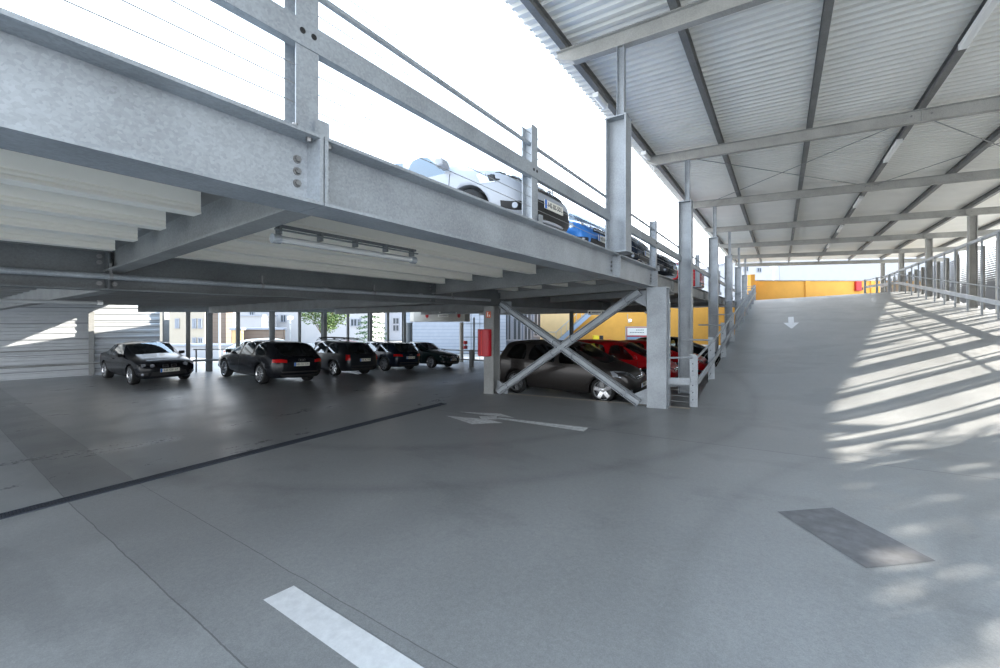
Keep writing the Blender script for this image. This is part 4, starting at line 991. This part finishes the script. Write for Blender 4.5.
# ramp railing
RX = XL + .03
t = thing('ramp_railing', 'galvanised railing climbing along the left side of the ramp', 'railing', (RX, 9.33, 0))
py = [9.33] + [12.0 + 2.75 * i for i in range(9)]
for y in py:
    z = zf(RX + .02, y)
    g = MB(); g.channel((RX, y, z - .25 if y > 10 else z), (RX, y, z + 1.10), .12, .05, .008, up=(1, 0, 0), flip=1)
    g.rect((RX + .068, y + .02, z - .1), (RX + .068, y + .02, z + 1.07), .018, .05, up=(1, 0, 0))
    p = wbuild(g, 'post', M['steel'], t)
    for zz_ in (.15, .3, .45, .75, .9):
        g = MB(); g.cyl((RX + .0, y - .003, z + zz_), (0, 1, 0), .012, .006, 8); wbuild(g, 'hole', M['trim'], p)
ends = py + [34.6]
for a, b in zip(ends[:-1], ends[1:]):
    za, zb_ = zf(RX, a), zf(RX, b)
    g = MB(); g.rect((RX + .08, a, za + .52), (RX + .08, b, zb_ + .52), .03, .13); wbuild(g, 'guard_plank', M['steel'], t)
    g = MB(); g.tube([(RX + .07, a, za + 1.02), (RX + .07, b, zb_ + 1.02)], .024, 10); wbuild(g, 'handrail', M['steel'], t)
    for dz in (.14, .27, .78):
        g = MB(); g.tube([(RX, a, za + dz), (RX, b, zb_ + dz)], .0035, 5); wbuild(g, 'wire', M['steel_dull'], t)
for i, y in enumerate(py[1:]):
    z = zf(RX, y)
    g = MB(); g.tube([(RX, y, z + 1.02), (-2.2, y, z + 1.02)], .024, 10); wbuild(g, 'cross_tube', M['steel'], t)
t = thing('closing_rail', 'short railing between the wide grey pillar and the first post of the ramp railing', 'railing', (-1.85, 9.3, 0))
g = MB(); g.tube([(-2.05, 9.3, .98), (RX, 9.3, 1.02)], .022, 10); wbuild(g, 'handrail', M['steel'], t)
g = MB(); g.rect((-2.05, 9.3, .49), (RX - .04, 9.3, .52), .03, .14); wbuild(g, 'guard_plank', M['steel'], t)
g = MB(); g.rect((-2.05, 9.6, .36), (RX - .04, 9.45, .50), .03, .12); wbuild(g, 'rear_plank', M['steel'], t)
for z in (.08, .2, .32):
    g = MB(); g.tube([(-2.05, 9.3, z), (RX, 9.3, z)], .004, 5); wbuild(g, 'wire', M['steel_dull'], t)

# right side: louvred wall, inner railing
WX = 6.70; WT = 4.68
louv = 0; ly = 4.0 - .02
TH = math.atan2(SUNV.z, SUNV.x)
i = 0
while ly < 43:
    y0, y1 = ly, ly + 1.36; z0 = zf(6.0, (y0 + y1) / 2) + .04
    if z0 < WT - .3:
        g = MB(); z = z0
        while z < WT - .12:
            c = Vector((WX, (y0 + y1) / 2, z)); R = Matrix.Rotation(-TH, 3, 'Y')
            g.box(c, (.21, 1.33, .003), rot=R); z += .085
        g.box((WX, y0 + .02, (z0 + WT) / 2), (.04, .02, WT - z0)); g.box((WX, y1 - .02, (z0 + WT) / 2), (.04, .02, WT - z0))
        o = g.build('louvre_panel', M['louvre'], loc=(WX, (y0 + y1) / 2, z0))
        lab = ('louvred wall panel to the right of the ramp, %s one up the slope' % ORD[i - 11]) if i >= 11 and i - 11 < len(ORD) else 'louvred wall panel right of the ramp, beyond the right edge of the picture'
        tag(o, lab, 'louvre panel', 'louvre panels of the right wall')
        # facade post behind each joint
        y_ = y0 + .62
        if min(abs(y_ - q - .12) for q in KC) < .3: y_ += .42
        g = MB(); g.ibeam((WX - .22, y_, z0 - .3), (WX - .22, y_, WT - .05), .10, .13, .008, .012, up=(1, 0, 0))
        o = g.build('facade_post', M['steel_roof'], loc=(WX - .22, y_, z0 - .3)); tag(o, ('grey post behind the %s louvred panel right of the ramp' % ORD[i - 11]) if i >= 11 and i - 11 < len(ORD) else 'post of the right wall outside the picture', 'post', 'posts of the right wall')
    ly += 1.36; i += 1
t = thing('top_rail', 'long level steel rail along the top of the louvred wall', 'rail', (6.06, 4, WT))
g = MB(); g.rect((6.04, 4, WT + .02), (6.04, 39, WT + .02), .09, .11); wbuild(g, 'rail', M['steel'], t)
g = MB(); g.rect((6.14, 4, WT + .085), (6.14, 39, WT + .085), .22, .012); wbuild(g, 'capping', M['steel'], t)
t = thing('wall_railing', 'railing with tall posts before the louvred wall right of the ramp', 'railing', (5.95, 4, .3))
y = 4.0 + .22
while y < 39.5:
    z = zf(5.95, y)
    if z < WT - .2:
        g = MB(); g.rect((5.98, y, z - .02), (5.98, y, WT), .05, .05, up=(0, 1, 0)); wbuild(g, 'post', M['steel'], t)
    y += 1.36
ys = rng(4, 39.5, 1.0)
for a, b in zip(ys[:-1], ys[1:]):
    za, zb_ = zf(5.95, a), zf(5.95, b)
    g = MB(); g.rect((5.93, a, za + .55), (5.93, b, zb_ + .55), .03, .16); wbuild(g, 'guard_plank', M['steel'], t)
    g = MB(); g.tube([(5.93, a, za + 1.05), (5.93, b, zb_ + 1.05)], .024, 8); wbuild(g, 'handrail', M['steel'], t)
# railing stub at the crest on the right
t = thing('crest_railing', 'short railing at the top of the ramp before the yellow wall', 'railing', (4.0, 38, 3.5))
for x, y in ((5.0, 38.8), (5.4, 37.2), (5.75, 35.6)):
    z = zf(x, y)
    g = MB(); g.box((x, y, z + .55), (.12, .12, 1.1)); wbuild(g, 'post', M['steel'], t)
g = MB(); g.rect((5.0, 38.8, zf(5.0, 38.8) + .55), (5.75, 35.6, zf(5.75, 35.6) + .55), .03, .16); wbuild(g, 'guard_plank', M['steel'], t)
g = MB(); g.tube([(5.0, 38.8, zf(5.0, 38.8) + 1.05), (5.75, 35.6, zf(5.75, 35.6) + 1.05)], .03, 8); wbuild(g, 'handrail', M['steel'], t)

# ================================================================ left side: cladding, facade posts, gate
cl0, cl1 = Vector((-23.2, -5.0)), Vector((-20.07, 5.8))
d = (cl1 - cl0); nrm = Vector((d.y, -d.x)).normalized(); L_ = d.length; ang = math.atan2(d.y, d.x)
f = MB(); n = 0; V = []; z = -.40
P = []
while z < 2.5: P += [(0, z), (0, z + .10), (.022, z + .125), (.022, z + .20)]; z += .225
for s in (0, L_):
    for o_, z in P: V.append((s, -o_, z))
k = len(P); f.add(V, [(i, i + 1, k + i + 1, k + i) for i in range(k - 1)])
o = f.build('wall_left', M['clad']); o.location = (cl0.x, cl0.y, 0); o.rotation_euler = (0, 0, ang); tag(o, kind='structure')
for s, lab in ((9.35, 'post on the silver cladding left of the black coupe'), (6.3, 'post on the silver cladding at the left edge')):
    p = cl0 + d.normalized() * s + nrm * .10
    g = MB(); g.ibeam((p.x, p.y, -.26), (p.x, p.y, 2.06), .14, .14, .01, .012, up=(nrm.x, nrm.y, 0)); tag(g.build('cladding_post', M['steel_dull'], loc=(p.x, p.y, -.26)), lab, 'post')
g = MB()
for zz_, rr in ((.72, .02), (.22, .03)): g.tube([(*(cl0 + nrm * .27), zz_), (*(cl1 + nrm * .27 - d.normalized() * .2), zz_)], rr, 8)
t = thing('cladding_railing', 'thin double rail in front of the silver cladding', 'railing', (-23, -5, .2))
for zz_, rr in ((.72, .02), (.22, .035)):
    g = MB(); g.tube([(*(cl0 + nrm * .27), zz_), (*(cl1 + nrm * .27 - d.normalized() * .2), zz_)], rr, 8); wbuild(g, 'rail', M['steel_dull'], t)
FX = -18.75
fy = [(6.29, .11), (6.99, .18), (8.04, .12), (9.44, .17), (10.71, .10), (11.97, .2), (13.34, .10), (14.75, .19), (16.01, .10), (17.23, .18)]
for i, (y, w) in enumerate(fy):
    zt = 2.05 + .012 * (y - 5)
    g = MB(); g.ibeam((FX, y, zf(FX, y) - .02), (FX, y, zt + .1), w, w, .01, .014, up=(1, 0, 0))
    tag(g.build('facade_post', M['steel_dull'], loc=(FX, y, zf(FX, y))), '%s steel post of the open facade, counting right from the corner post' % ORD[i], 'post', 'posts of the open facade on the left')
g = MB(); g.ibeam((-19.92, 5.95, -.25), (-19.92, 5.95, 2.2), .17, .17, .01, .014, up=(1, 0, 0)); tag(g.build('facade_post', M['steel_dull'], loc=(-19.92, 5.95, -.25)), 'corner post where the silver cladding ends behind the black coupe', 'post', 'posts of the open facade on the left')
t = thing('facade_beam', 'dark beam over the open facade behind the parked row', 'beam', (FX, 4.9, 2.05))
g = MB(); g.ibeam((FX, 4.8, 2.20), (FX, 22, 2.38), .32, .2); wbuild(g, 'beam', M['steel_dull'], t)
t = thing('facade_railing', 'double rail along the open facade behind the parked row', 'railing', (FX + .15, 5.2, .2))
for dz, rr in ((.88, .022), (.45, .045)):
    pts = [(FX + .15, y, zf(FX, y) + dz) for y in rng(6.4, 17.2, 1.7)]
    g = MB(); g.tube(pts, rr, 8); wbuild(g, 'rail', M['steel_dull'], t)
for y in rng(6.5, 16.5, 1.33):
    g = MB(); g.rect((FX + .15, y, zf(FX, y)), (FX + .15, y, zf(FX, y) + .88), .04, .04, up=(0, 1, 0)); wbuild(g, 'baluster', M['steel_dull'], t)
# free-standing guard rail right of the dark green car
t = thing('guard_rail', 'low guard rail with a thick post right of the dark green car', 'railing', (-14.1, 17.9, -.9))
g = MB(); g.box((-14.1, 17.9, -.42), (.22, .16, .96)); wbuild(g, 'post', M['steel_dull'], t, bevel=.01)
for dz in (.85, .35):
    g = MB(); g.tube([(-18.0, 18.6, -.95 + dz), (-14.1, 17.95, -.85 + dz), (-9.0, 17.0, -.62 + dz)], .035, 8); wbuild(g, 'rail', M['steel_dull'], t)
for x, y in ((-16.5, 18.3), (-11.5, 17.5), (-9.2, 17.05)):
    g = MB(); g.box((x, y, zf(x, y) + .45), (.1, .1, .9)); wbuild(g, 'post', M['steel_dull'], t)
# camera-facing backdrop objects stand on their own ground: helper from (right, depth) metres
TH0 = math.atan2(280, 411); Bv = Vector((math.cos(TH0), -math.sin(TH0))); Av = Vector((math.sin(TH0), math.cos(TH0)))
def W2(X, Z):
    """metres right of / ahead of the viewpoint -> world x, y"""
    return (math.cos(TH0) * X - math.sin(TH0) * Z, math.sin(TH0) * X + math.cos(TH0) * Z)
def px(x, Z): return (x - 500) / 411 * Z
def pz(y, Z): return 1.85 + (317.5 - y) / 411 * Z
# portal with rounded ends
Zg = 26.8
gx, gy = W2(px(440, Zg), Zg)
t = thing('entrance_portal', 'rounded cream portal beam on two columns over the garage entrance, right of the parked row', 'portal', (gx, gy, -1.0), TH0)
w = px(470, Zg) - px(410, Zg)
pr = [(-w / 2 + .3, -.35), (w / 2 - .3, -.35), (w / 2 - .05, -.2), (w / 2, 0), (w / 2 - .05, .3), (-w / 2 + .05, .3), (-w / 2, 0), (-w / 2 + .05, -.2)]
g = MB(); g.prism(pr, pz(321.8, Zg) + 1, pz(311.5, Zg) + 1); g.build('fascia', M['canopy'], t, bevel=.04)
for xx, m_, ww in ((px(409, Zg) - px(440, Zg), 'steel_dark', .45), (px(461.5, Zg) - px(440, Zg), 'canopy', .26)):
    g = MB(); g.lathe([(0, 0), (ww / 2, 0), (ww / 2, pz(321, Zg) + 1), (0, pz(321, Zg) + 1)], (xx, 0, -.1), 'Z', 20); g.build('column', M[m_], t)
for xx in (428, 459.5):
    g = MB(); c = px(xx, Zg) - px(440, Zg); g.prism([(c - .10, -.385), (c + .10, -.385), (c + .10, -.36), (c - .10, -.36)], pz(316.6, Zg) + 1, pz(313.6, Zg) + 1)
    g.add([(c - .10, -.385, pz(316.6, Zg) + 1), (c + .10, -.385, pz(316.6, Zg) + 1), (c, -.385, pz(318.2, Zg) + 1), (c - .10, -.36, pz(316.6, Zg) + 1), (c + .10, -.36, pz(316.6, Zg) + 1), (c, -.36, pz(318.2, Zg) + 1)], [(0, 1, 2), (5, 4, 3), (0, 3, 4, 1), (1, 4, 5, 2), (2, 5, 3, 0)])
    g.build('red_symbol', M['signred'], t)
g = MB(); c = px(444, Zg) - px(440, Zg); g.box((c, -.37, pz(315.6, Zg) + 1), (.66, .02, .2)); so = g.build('sign_plate', M['signwhite'], t)
g = MB()
for q in range(8): g.box((c - .24 + q * .07, -.385, pz(315.6, Zg) + 1), (.035, .006, .09))
g.build('lettering', mat('faded_ink', (.25, .22, .2), .6), so)
t = thing('red_valve', 'small red fitting on the right column of the entrance portal', 'fitting', (*W2(px(465.5, 26.2), 26.2), 0.2), TH0)
g = MB(); g.cyl((0, 0, .06), (0, 0, 1), .13, .22, 14); g.build('cap', M['signred'], t); g = MB(); g.cyl((0, 0, -.25), (0, 0, 1), .13, .2, 14); g.build('body', M['signred'], t); g = MB(); g.cyl((0, 0, -.1), (0, 0, 1), .05, .5, 10); g.build('stem', M['steel'], t)

# ================================================================ outside
def house(name, label, cat, xa, xb, Z, depth, ytop, zbase, m, wins=(), roof=None, extra=None, group=None):
    x0, x1 = px(xa, Z), px(xb, Z); cx = (x0 + x1) / 2; zt = pz(ytop, Z); wx, wy = W2(cx, Z)
    t = thing(name, label, cat, (wx, wy, zbase), TH0, group)
    g = MB(); g.box((0, depth / 2, (zt - zbase) / 2), (x1 - x0, depth, zt - zbase)); g.build('wall', M[m], t)
    if roof:
        w = (x1 - x0) / 2 + .4; h0 = zt - zbase
        g = MB(); g.add([(-w, -.4, h0), (w, -.4, h0), (w, depth + .4, h0), (-w, depth + .4, h0), (-w, depth / 2, h0 + roof), (w, depth / 2, h0 + roof)], [(0, 1, 5, 4), (2, 3, 4, 5), (1, 2, 5), (3, 0, 4), (0, 3, 2, 1)])
        g.build('roof', M['rooftile'], t)
    else:
        g = MB(); g.box((0, depth / 2, zt - zbase + .06), (x1 - x0 + .2, depth + .2, .14)); g.build('parapet', M['greyplaster'], t)
    for (ua, ub, va, vb) in wins:
        a, b, c, d_ = px(ua, Z) - cx, px(ub, Z) - cx, pz(vb, Z) - zbase, pz(va, Z) - zbase
        g = MB(); fw = .08
        for r_ in (((a + b) / 2, d_, b - a + .12, fw), ((a + b) / 2, c, b - a + .12, fw)): g.box((r_[0], -.03, r_[1]), (r_[2], .1, r_[3]))
        for xx in (a, b, (a + b) / 2): g.box((xx, -.03, (c + d_) / 2), (fw, .1, d_ - c))
        o = g.build('window', M['greyplaster'], t)
        g = MB(); g.box(((a + b) / 2, -.012, (c + d_) / 2), (b - a, .03, d_ - c)); g.build('pane', M['pane'], o)
    return t
GZ = -1.3
house('cream_house', 'sunlit cream house seen through the facade right of the cladding', 'building', 120, 205, 34, 1.6, 285, GZ, 'creamplaster', [(176, 179, 319, 328), (193, 196, 319, 328), (199, 202, 319, 328), (193, 196, 338, 343), (199, 203, 338, 343)], roof=2.5)
house('brown_house', 'brown boarded building part behind the facade above the black estate', 'building', 211, 226, 30, .8, 300, GZ, 'boards')
house('board_fence', 'long brown boarded fence wall behind the black estates', 'fence', 231.5, 283, 29.4, .3, 329.5, GZ, 'boards')
house('yellow_pillar', 'pale yellow wall piece between the brown boards', 'wall', 232, 241, 28.6, .3, 330, GZ, 'yellowpale')
house('white_house', 'large white house with small windows behind the brown fence', 'building', 236, 372, 50, 12, 273, GZ, 'plaster', [(250, 254, 306, 316), (281, 286, 315, 322), (351, 357, 319, 326), (262, 266, 300, 308), (357.5, 361, 319, 326)], roof=4)
house('annexe', 'low white annexe with a sloping roof behind the brown fence', 'building', 238, 262, 46, 3, 316, GZ, 'plaster')
house('grey_house', 'pale grey house with two windows behind the fir tree', 'building', 373, 408, 56, 12, 285, GZ, 'greyplaster', [(393, 399, 318, 324), (393, 399, 325, 331)], roof=3)
house('garden_wall', 'low white garden wall along the street outside', 'wall', 130, 345, 27, .3, 346, GZ, 'plaster')
t = house('block_wall', 'tall white block wall behind the entrance portal', 'wall', 404, 506, 36, 2, 296, GZ, 'brick')
# mesh panels between portal and pillar
for i, xx in enumerate((474, 486)):
    x_, y_ = W2(px(xx, 29), 29)
    g = MB(); g.box((0, 0, 1.2), (.12, .12, 3.9)); o = g.build('mast', M['steel_dark']); o.location = (x_, y_, -1.3); o.rotation_euler = (0, 0, TH0); tag(o, 'dark mast in front of the white block wall, %s of two' % ('left' if i == 0 else 'right'), 'post')
x_, y_ = W2(px(480, 29.2), 29.2)
t = thing('wire_fence', 'wire fence in front of the white block wall right of the portal', 'fence', (x_, y_, -1.3), TH0)
for k_ in range(4):
    g = MB(); g.box((0, 0, .8 + k_ * .95), (2.6, .05, .05)); g.build('rail', M['steel_dark'], t)
for k_ in range(5):
    g = MB(); g.box((-1.25 + k_ * .62, 0, 1.9), (.035, .035, 3.8)); g.build('bar', M['steel_dark'], t)
# yellow wall
YZ = 36.0
X0, X1 = px(748, YZ), px(930, YZ); zy = pz(281, YZ)
xw, yw = W2((X0 + X1) / 2, YZ)
g = MB(); g.box((0, .25, (zy + 1.3) / 2), (X1 - X0, .5, zy + 1.3)); o = g.build('wall_back', M['yellow']); o.location = (xw, yw, -1.3); o.rotation_euler = (0, 0, TH0); tag(o, kind='structure')
Xa, Xb = px(543, YZ), px(748, YZ); zlow = pz(301, YZ)
g = MB(); g.box((0, .25, (zlow + 1.3) / 2), (Xb - Xa - .02, .5, zlow + 1.3)); o = g.build('wall_back', M['yellow']); o.location = (*W2((Xa + Xb) / 2, YZ), -1.3); o.rotation_euler = (0, 0, TH0); tag(o, kind='structure')
def yb(xp, yp0, yp1, wpx, name, m, label, cat, dep=.12, bev=0.0, fwd=None):
    zc0, zc1 = pz(yp1, YZ), pz(yp0, YZ); X = px(xp, YZ); fw = -dep / 2 if fwd is None else -fwd
    x_, y_ = W2(X, YZ + fw)
    g = MB(); g.box((0, 0, (zc1 - zc0) / 2), (wpx / 411 * YZ, dep, zc1 - zc0)); o = g.build(name, M[m], bevel=bev); o.location = (x_, y_, zc0); o.rotation_euler = (0, 0, TH0)
    tag(o, label, cat); return o
g = MB(); g.box((0, 0, .04), (X1 - X0 + .1, .62, .08)); o = g.build('trim', M['steel_dull']); o.name = 'trim_2'; o.location = (*W2((X0 + X1) / 2, YZ + .25), zy); o.rotation_euler = (0, 0, TH0); tag(o, kind='structure')
yb(807, 281, 318, 4.5, 'pilaster', 'yellow', 'shallow yellow pilaster in the middle of the yellow wall', 'pilaster')
yb(871.5, 281, 312, 3, 'pilaster', 'yellow', 'shallow yellow pilaster right of the red box on the yellow wall', 'pilaster')
yb(749.5, 275, 330, 4, 'pilaster', 'yellow', 'tall narrow yellow pier at the left end of the upper yellow wall', 'pilaster', .5)
yb(857, 281.5, 291, 5.6, 'hose_cabinet', 'signred', 'small red cabinet on the yellow wall beyond the ramp', 'cabinet', .22, .02)
yb(861.6, 287.5, 290, 1.3, 'switch_box', 'ink', 'tiny black box right of the red cabinet on the yellow wall', 'box', .1)
yb(592.5, 335, 347, 5, 'ticket_box', 'binyellow', 'bright yellow box before the yellow wall, under the braces', 'box', .5, .03, 1.2)
yb(598, 335, 347, 3, 'ticket_post', 'ink', 'dark narrow post next to the bright yellow box', 'post', .3, .02, 1.2)
yb(606.5, 339, 347, 3.4, 'red_bin', 'signred', 'small red box low on the yellow wall behind the red cars', 'box', .4, .03, .8)
x_, y_ = W2(px(637, 33), 33)
t = thing('info_board', 'glazed information board with a red frame in front of the yellow wall', 'board', (x_, y_, PIT), TH0)
bw = px(649, 33) - px(626, 33); zb0, zb1 = pz(346, 33) - PIT, pz(326.5, 33) - PIT
g = MB(); g.box((0, 0, (zb0 + zb1) / 2), (bw, .12, zb1 - zb0)); g.build('case', M['steel_roof'], t)
g = MB(); g.box((0, -.065, (zb0 + zb1) / 2), (bw - .14, .01, zb1 - zb0 - .1)); g.build('red_frame', M['signred'], t)
g = MB(); g.box((0, -.072, (zb0 + zb1) / 2 + .38), (bw - .24, .01, zb1 - zb0 - .95)); g.build('header', M['signwhite'], t)
g = MB(); g.box((0, -.072, (zb0 + zb1) / 2 - .40), (bw - .24, .01, .72)); g.build('map', M['signblue'], t)
g = MB(); g.box((.28, -.079, (zb0 + zb1) / 2 - .35), (.3, .006, .5)); g.build('map_panel', M['signwhite'], t)
g = MB()
for r_, n_ in ((.62, 5), (.42, 9)):
    for q in range(n_): g.box((-.55 + q * .13 + (.5 if r_ > .5 else 0), -.079, (zb0 + zb1) / 2 + r_ - .12), (.09, .006, .05))
g.build('lettering', M['ink'], t)
for s in (-1, 1):
    g = MB(); g.box((s * bw * .42, 0, zb0 / 2), (.1, .1, abs(zb0) + .02)); g.build('leg', M['steel_roof'], t)
# hanging sign under the deck
Zs = 15; x_, y_ = W2(px(596, Zs), Zs)
t = thing('hanging_sign', 'narrow cream sign with dark marks hanging under the deck before the yellow wall', 'sign', (x_, y_, pz(315, Zs)), TH0)
hw_ = px(604.5, Zs) - px(588, Zs)
g = MB(); g.box((0, 0, .09), (hw_, .06, .18)); g.build('panel', M['signwhite'], t)
for s in (-1, 1):
    g = MB(); g.box((s * hw_ * .4, -.034, .09), (.06, .012, .07)); g.build('symbol', M['ink'], t)
    g = MB(); g.box((s * hw_ * .4, 0, .32), (.015, .015, .3)); g.build('hanger', M['steel_dark'], t)
g = MB()
for q in range(8): g.box((-.14 + q * .04, -.034, .09), (.022, .012, .045))
g.build('lettering', M['ink'], t)
x_, y_ = W2(px(630.5, 35.2), 35.2)
t = thing('floodlight', 'small pale lamp on a stem on the yellow wall above the information board', 'lamp', (x_, y_, pz(321, 35.2)), TH0)
g = MB(); g.cyl((0, .2, .0), (0, 1, -.5), .14, .3, 14); g.build('head', M['lampwhite'], t); g = MB(); g.tube([(-.15, .3, .1), (-.15, .3, .6)], .03, 8); g.build('stem', M['steel'], t)
# outside stair
t = thing('stair', 'blue-grey outside stair rising to the right in front of the cream wall', 'stair', (*W2(px(556, 34.6), 34.6), -1.3), TH0)
xa, xb = 0, px(592, 34.6) - px(556, 34.6); za, zb0 = pz(344, 34.6) + 1.3, pz(312, 34.6) + 1.3
for s in (0, 1.1):
    g = MB(); g.rect((xa, s, za), (xb, s, zb0), .06, .32); g.build('stringer', mat('stair_blue_grey', (.30, .38, .50), .5, .2) if s == 0 else M['steel_dull'], t)
g = MB()
for q in range(16):
    u = q / 15; g.box((xa + (xb - xa) * u, .55, za + (zb0 - za) * u), (.26, 1.0, .04))
g.build('treads', M['steel_dark'], t)
g = MB(); g.tube([(xa, 0, za + 1.0), (xb - 1.2, 0, za + 1 + (zb0 - za) * (xb - 1.2) / xb)], .03, 8)
g.build('handrail', M['steel'], t)
for q in range(6):
    u = q / 7; g = MB(); g.tube([(xa + (xb - xa) * u, 0, za + (zb0 - za) * u), (xa + (xb - xa) * u, 0, za + (zb0 - za) * u + 1)], .02, 6); g.build('baluster', M['steel'], t)
g = MB(); g.box((-.9, .55, za), (2.0, 1.2, .08)); g.build('landing', M['steel_dark'], t)
g = MB(); g.tube([(-1.9, 0, za + 1), (0, 0, za + 1)], .03, 8); g.build('landing_rail', M['steel'], t)
for xx in (-1.85, -.1):
    g = MB(); g.box((xx, .3, za / 2), (.09, .09, za)); g.build('leg', M['steel_dark'], t)
house('cream_wall', 'sunlit cream wall behind the outside stair', 'wall', 541, 572, 35.6, .5, 300, GZ, 'yellowpale')
house('glass_front', 'blue-grey glazed front between the left pillar and the cream wall', 'building', 503, 546, 38, 3, 300, GZ, 'bluegrey', [(505, 511, 310, 340), (513, 521, 310, 340), (524, 531, 310, 340), (534, 541, 310, 336)])
# pillars of the lower bays further back
for i, (xp, Z) in enumerate(((571.5, 24.0), (463, 31))):
    if i: break
    x_, y_ = W2(px(xp, Z), Z)
    t = thing('support_pillar', 'slim dark pillar behind the crossing point of the braces', 'column', (x_, y_, PIT), 0)
    g = MB(); g.ibeam((0, 0, 0), (0, 0, 2.55), .18, .18, .01, .014, up=(1, 0, 0)); g.build('column', M['steel_dark'], t)
    g = MB(); g.box((0, 0, .01), (.28, .28, .02)); g.build('base_plate', M['steel_dark'], t)
# pale buildings beyond the yellow wall
house('white_hall', 'large pale hall beyond the yellow wall, flat roof', 'building', 780, 960, 70, 20, 250, GZ, 'plaster')
house('white_gable', 'pale building with a lower roof line beyond the left part of the yellow wall', 'building', 735, 779, 62, 12, 262, GZ, 'plaster', [(744, 748, 266, 271), (757, 761, 268, 272)])
for i, (xp, Z, yt) in enumerate(((773.5, 55, 267), (597.5 - 0, 1, 0))):
    if i: break
    x_, y_ = W2(px(xp, Z), Z)
    t = thing('street_lamp', 'faint street lamp in front of the pale buildings beyond the yellow wall', 'lamp', (x_, y_, GZ), TH0)
    g = MB(); g.tube([(0, 0, 0), (0, 0, pz(yt, Z) - GZ)], .1, 10); g.build('pole', M['lampwhite'], t)
    g = MB(); g.lathe([(0, .5), (.5, .3), (.3, -.2), (0, -.3)], (0, 0, pz(yt, Z) - GZ), 'Z', 16); g.build('lantern', M['lampwhite'], t)
for xp, Z, yt, lab in ((219.5, 24, 308, 'pale street lamp pole in front of the brown boarded building'), (290, 30, 318, 'pale street lamp with a round head before the white house')):
    x_, y_ = W2(px(xp, Z), Z)
    t = thing('street_lamp', lab, 'lamp', (x_, y_, -1.0), TH0)
    g = MB(); g.tube([(0, 0, 0), (0, 0, pz(yt, Z) + 1)], .06, 10); g.build('pole', M['steel'], t)
    g = MB(); g.lathe([(0, .15), (.2, .1), (.18, -.1), (0, -.15)], (0, 0, pz(yt, Z) + 1), 'Z', 14); g.build('lantern', M['lampwhite'], t)
# trees
def leaves(n, gen, size, m, name, parent, seed):
    r = random.Random(seed); g = MB()
    for _ in range(n):
        p = Vector(gen(r)); a = Vector((r.uniform(-1, 1), r.uniform(-1, 1), r.uniform(-.6, .6))).normalized(); b = a.cross(Vector((r.uniform(-1, 1), r.uniform(-1, 1), r.uniform(-1, 1)))).normalized()
        s = size * r.uniform(.6, 1.3)
        g.add([p - a * s, p - b * s * .45, p + a * s, p + b * s * .45], [(0, 1, 2, 3)])
    return g.build(name, m, parent)
def ball(cs):
    def gen(r):
        c = cs[r.randrange(len(cs))]
        v = Vector((r.gauss(0, 1), r.gauss(0, 1), r.gauss(0, 1))).normalized() * (r.random() ** .4) * c[3]
        return (c[0] + v.x, c[1] + v.y, c[2] + v.z)
    return gen
def tree(label, x, y, z0, h, rad, n, size, m, seed, cat='tree', name='tree'):
    t = thing(name, label, cat, (x, y, z0)); r = random.Random(seed)
    g = MB(); g.tube([(0, 0, 0), (.1, .05, h * .45), (0, .1, h * .8)], .10 + .02 * h / 4, 8)
    cs = []
    for k in range(9):
        a = r.uniform(0, 6.28); q = Vector((math.cos(a) * rad * .6 * r.random() ** .5, math.sin(a) * rad * .6 * r.random() ** .5, h * r.uniform(.55, .9)))
        g.tube([(.05, .05, h * .4), tuple(q)], .03, 5); cs.append((*q, rad * r.uniform(.32, .55)))
    g.build('trunk', M['bark'], t); leaves(n, ball(cs), size, M[m], 'foliage', t, seed); return t
x_, y_ = W2(px(322, 30), 30); tree('bushy bright green tree behind the car with the roof rack', x_, y_, GZ, 4.4, 1.9, 2600, .10, 'leaf', 3)
Z = 33; x_, y_ = W2(px(371, Z), Z); t = thing('fir_tree', 'dark green fir tree behind the open facade, right of the bushy tree', 'tree', (x_, y_, GZ))
hh = 5.6; g = MB(); g.tube([(0, 0, 0), (0, 0, hh)], .07, 8); g.build('trunk', M['bark'], t)
def firgen(r):
    lay = r.randrange(13); z = .5 + lay * (hh - .4) / 13; R_ = 1.85 * (1 - z / hh) + .1; a = (r.randrange(9) + lay * .37) / 9 * 6.283; u = r.random() ** .6
    return (math.cos(a) * R_ * u + r.gauss(0, .05), math.sin(a) * R_ * u + r.gauss(0, .05), z - R_ * u * .22 + r.gauss(0, .05))
leaves(4200, firgen, .075, M['leafdark'], 'needles', t, 5)
# trees outside the right wall, which throw the dappled shade on the lower ramp
tree('leafy tree outside the louvred wall, throwing dappled shade on the floor', 12.6, 16.4, -.6, 9.0, 3.4, 4200, .15, 'leaf', 11)
tree('second leafy tree outside, nearer the viewer and out of the picture', 13.6, 11.9, -.6, 9.2, 3.7, 3600, .2, 'leaf', 12)
tree('third leafy tree outside, well out of the picture to the right', 15.6, 4.6, -.6, 9.4, 3.7, 3600, .2, 'leaf', 13)
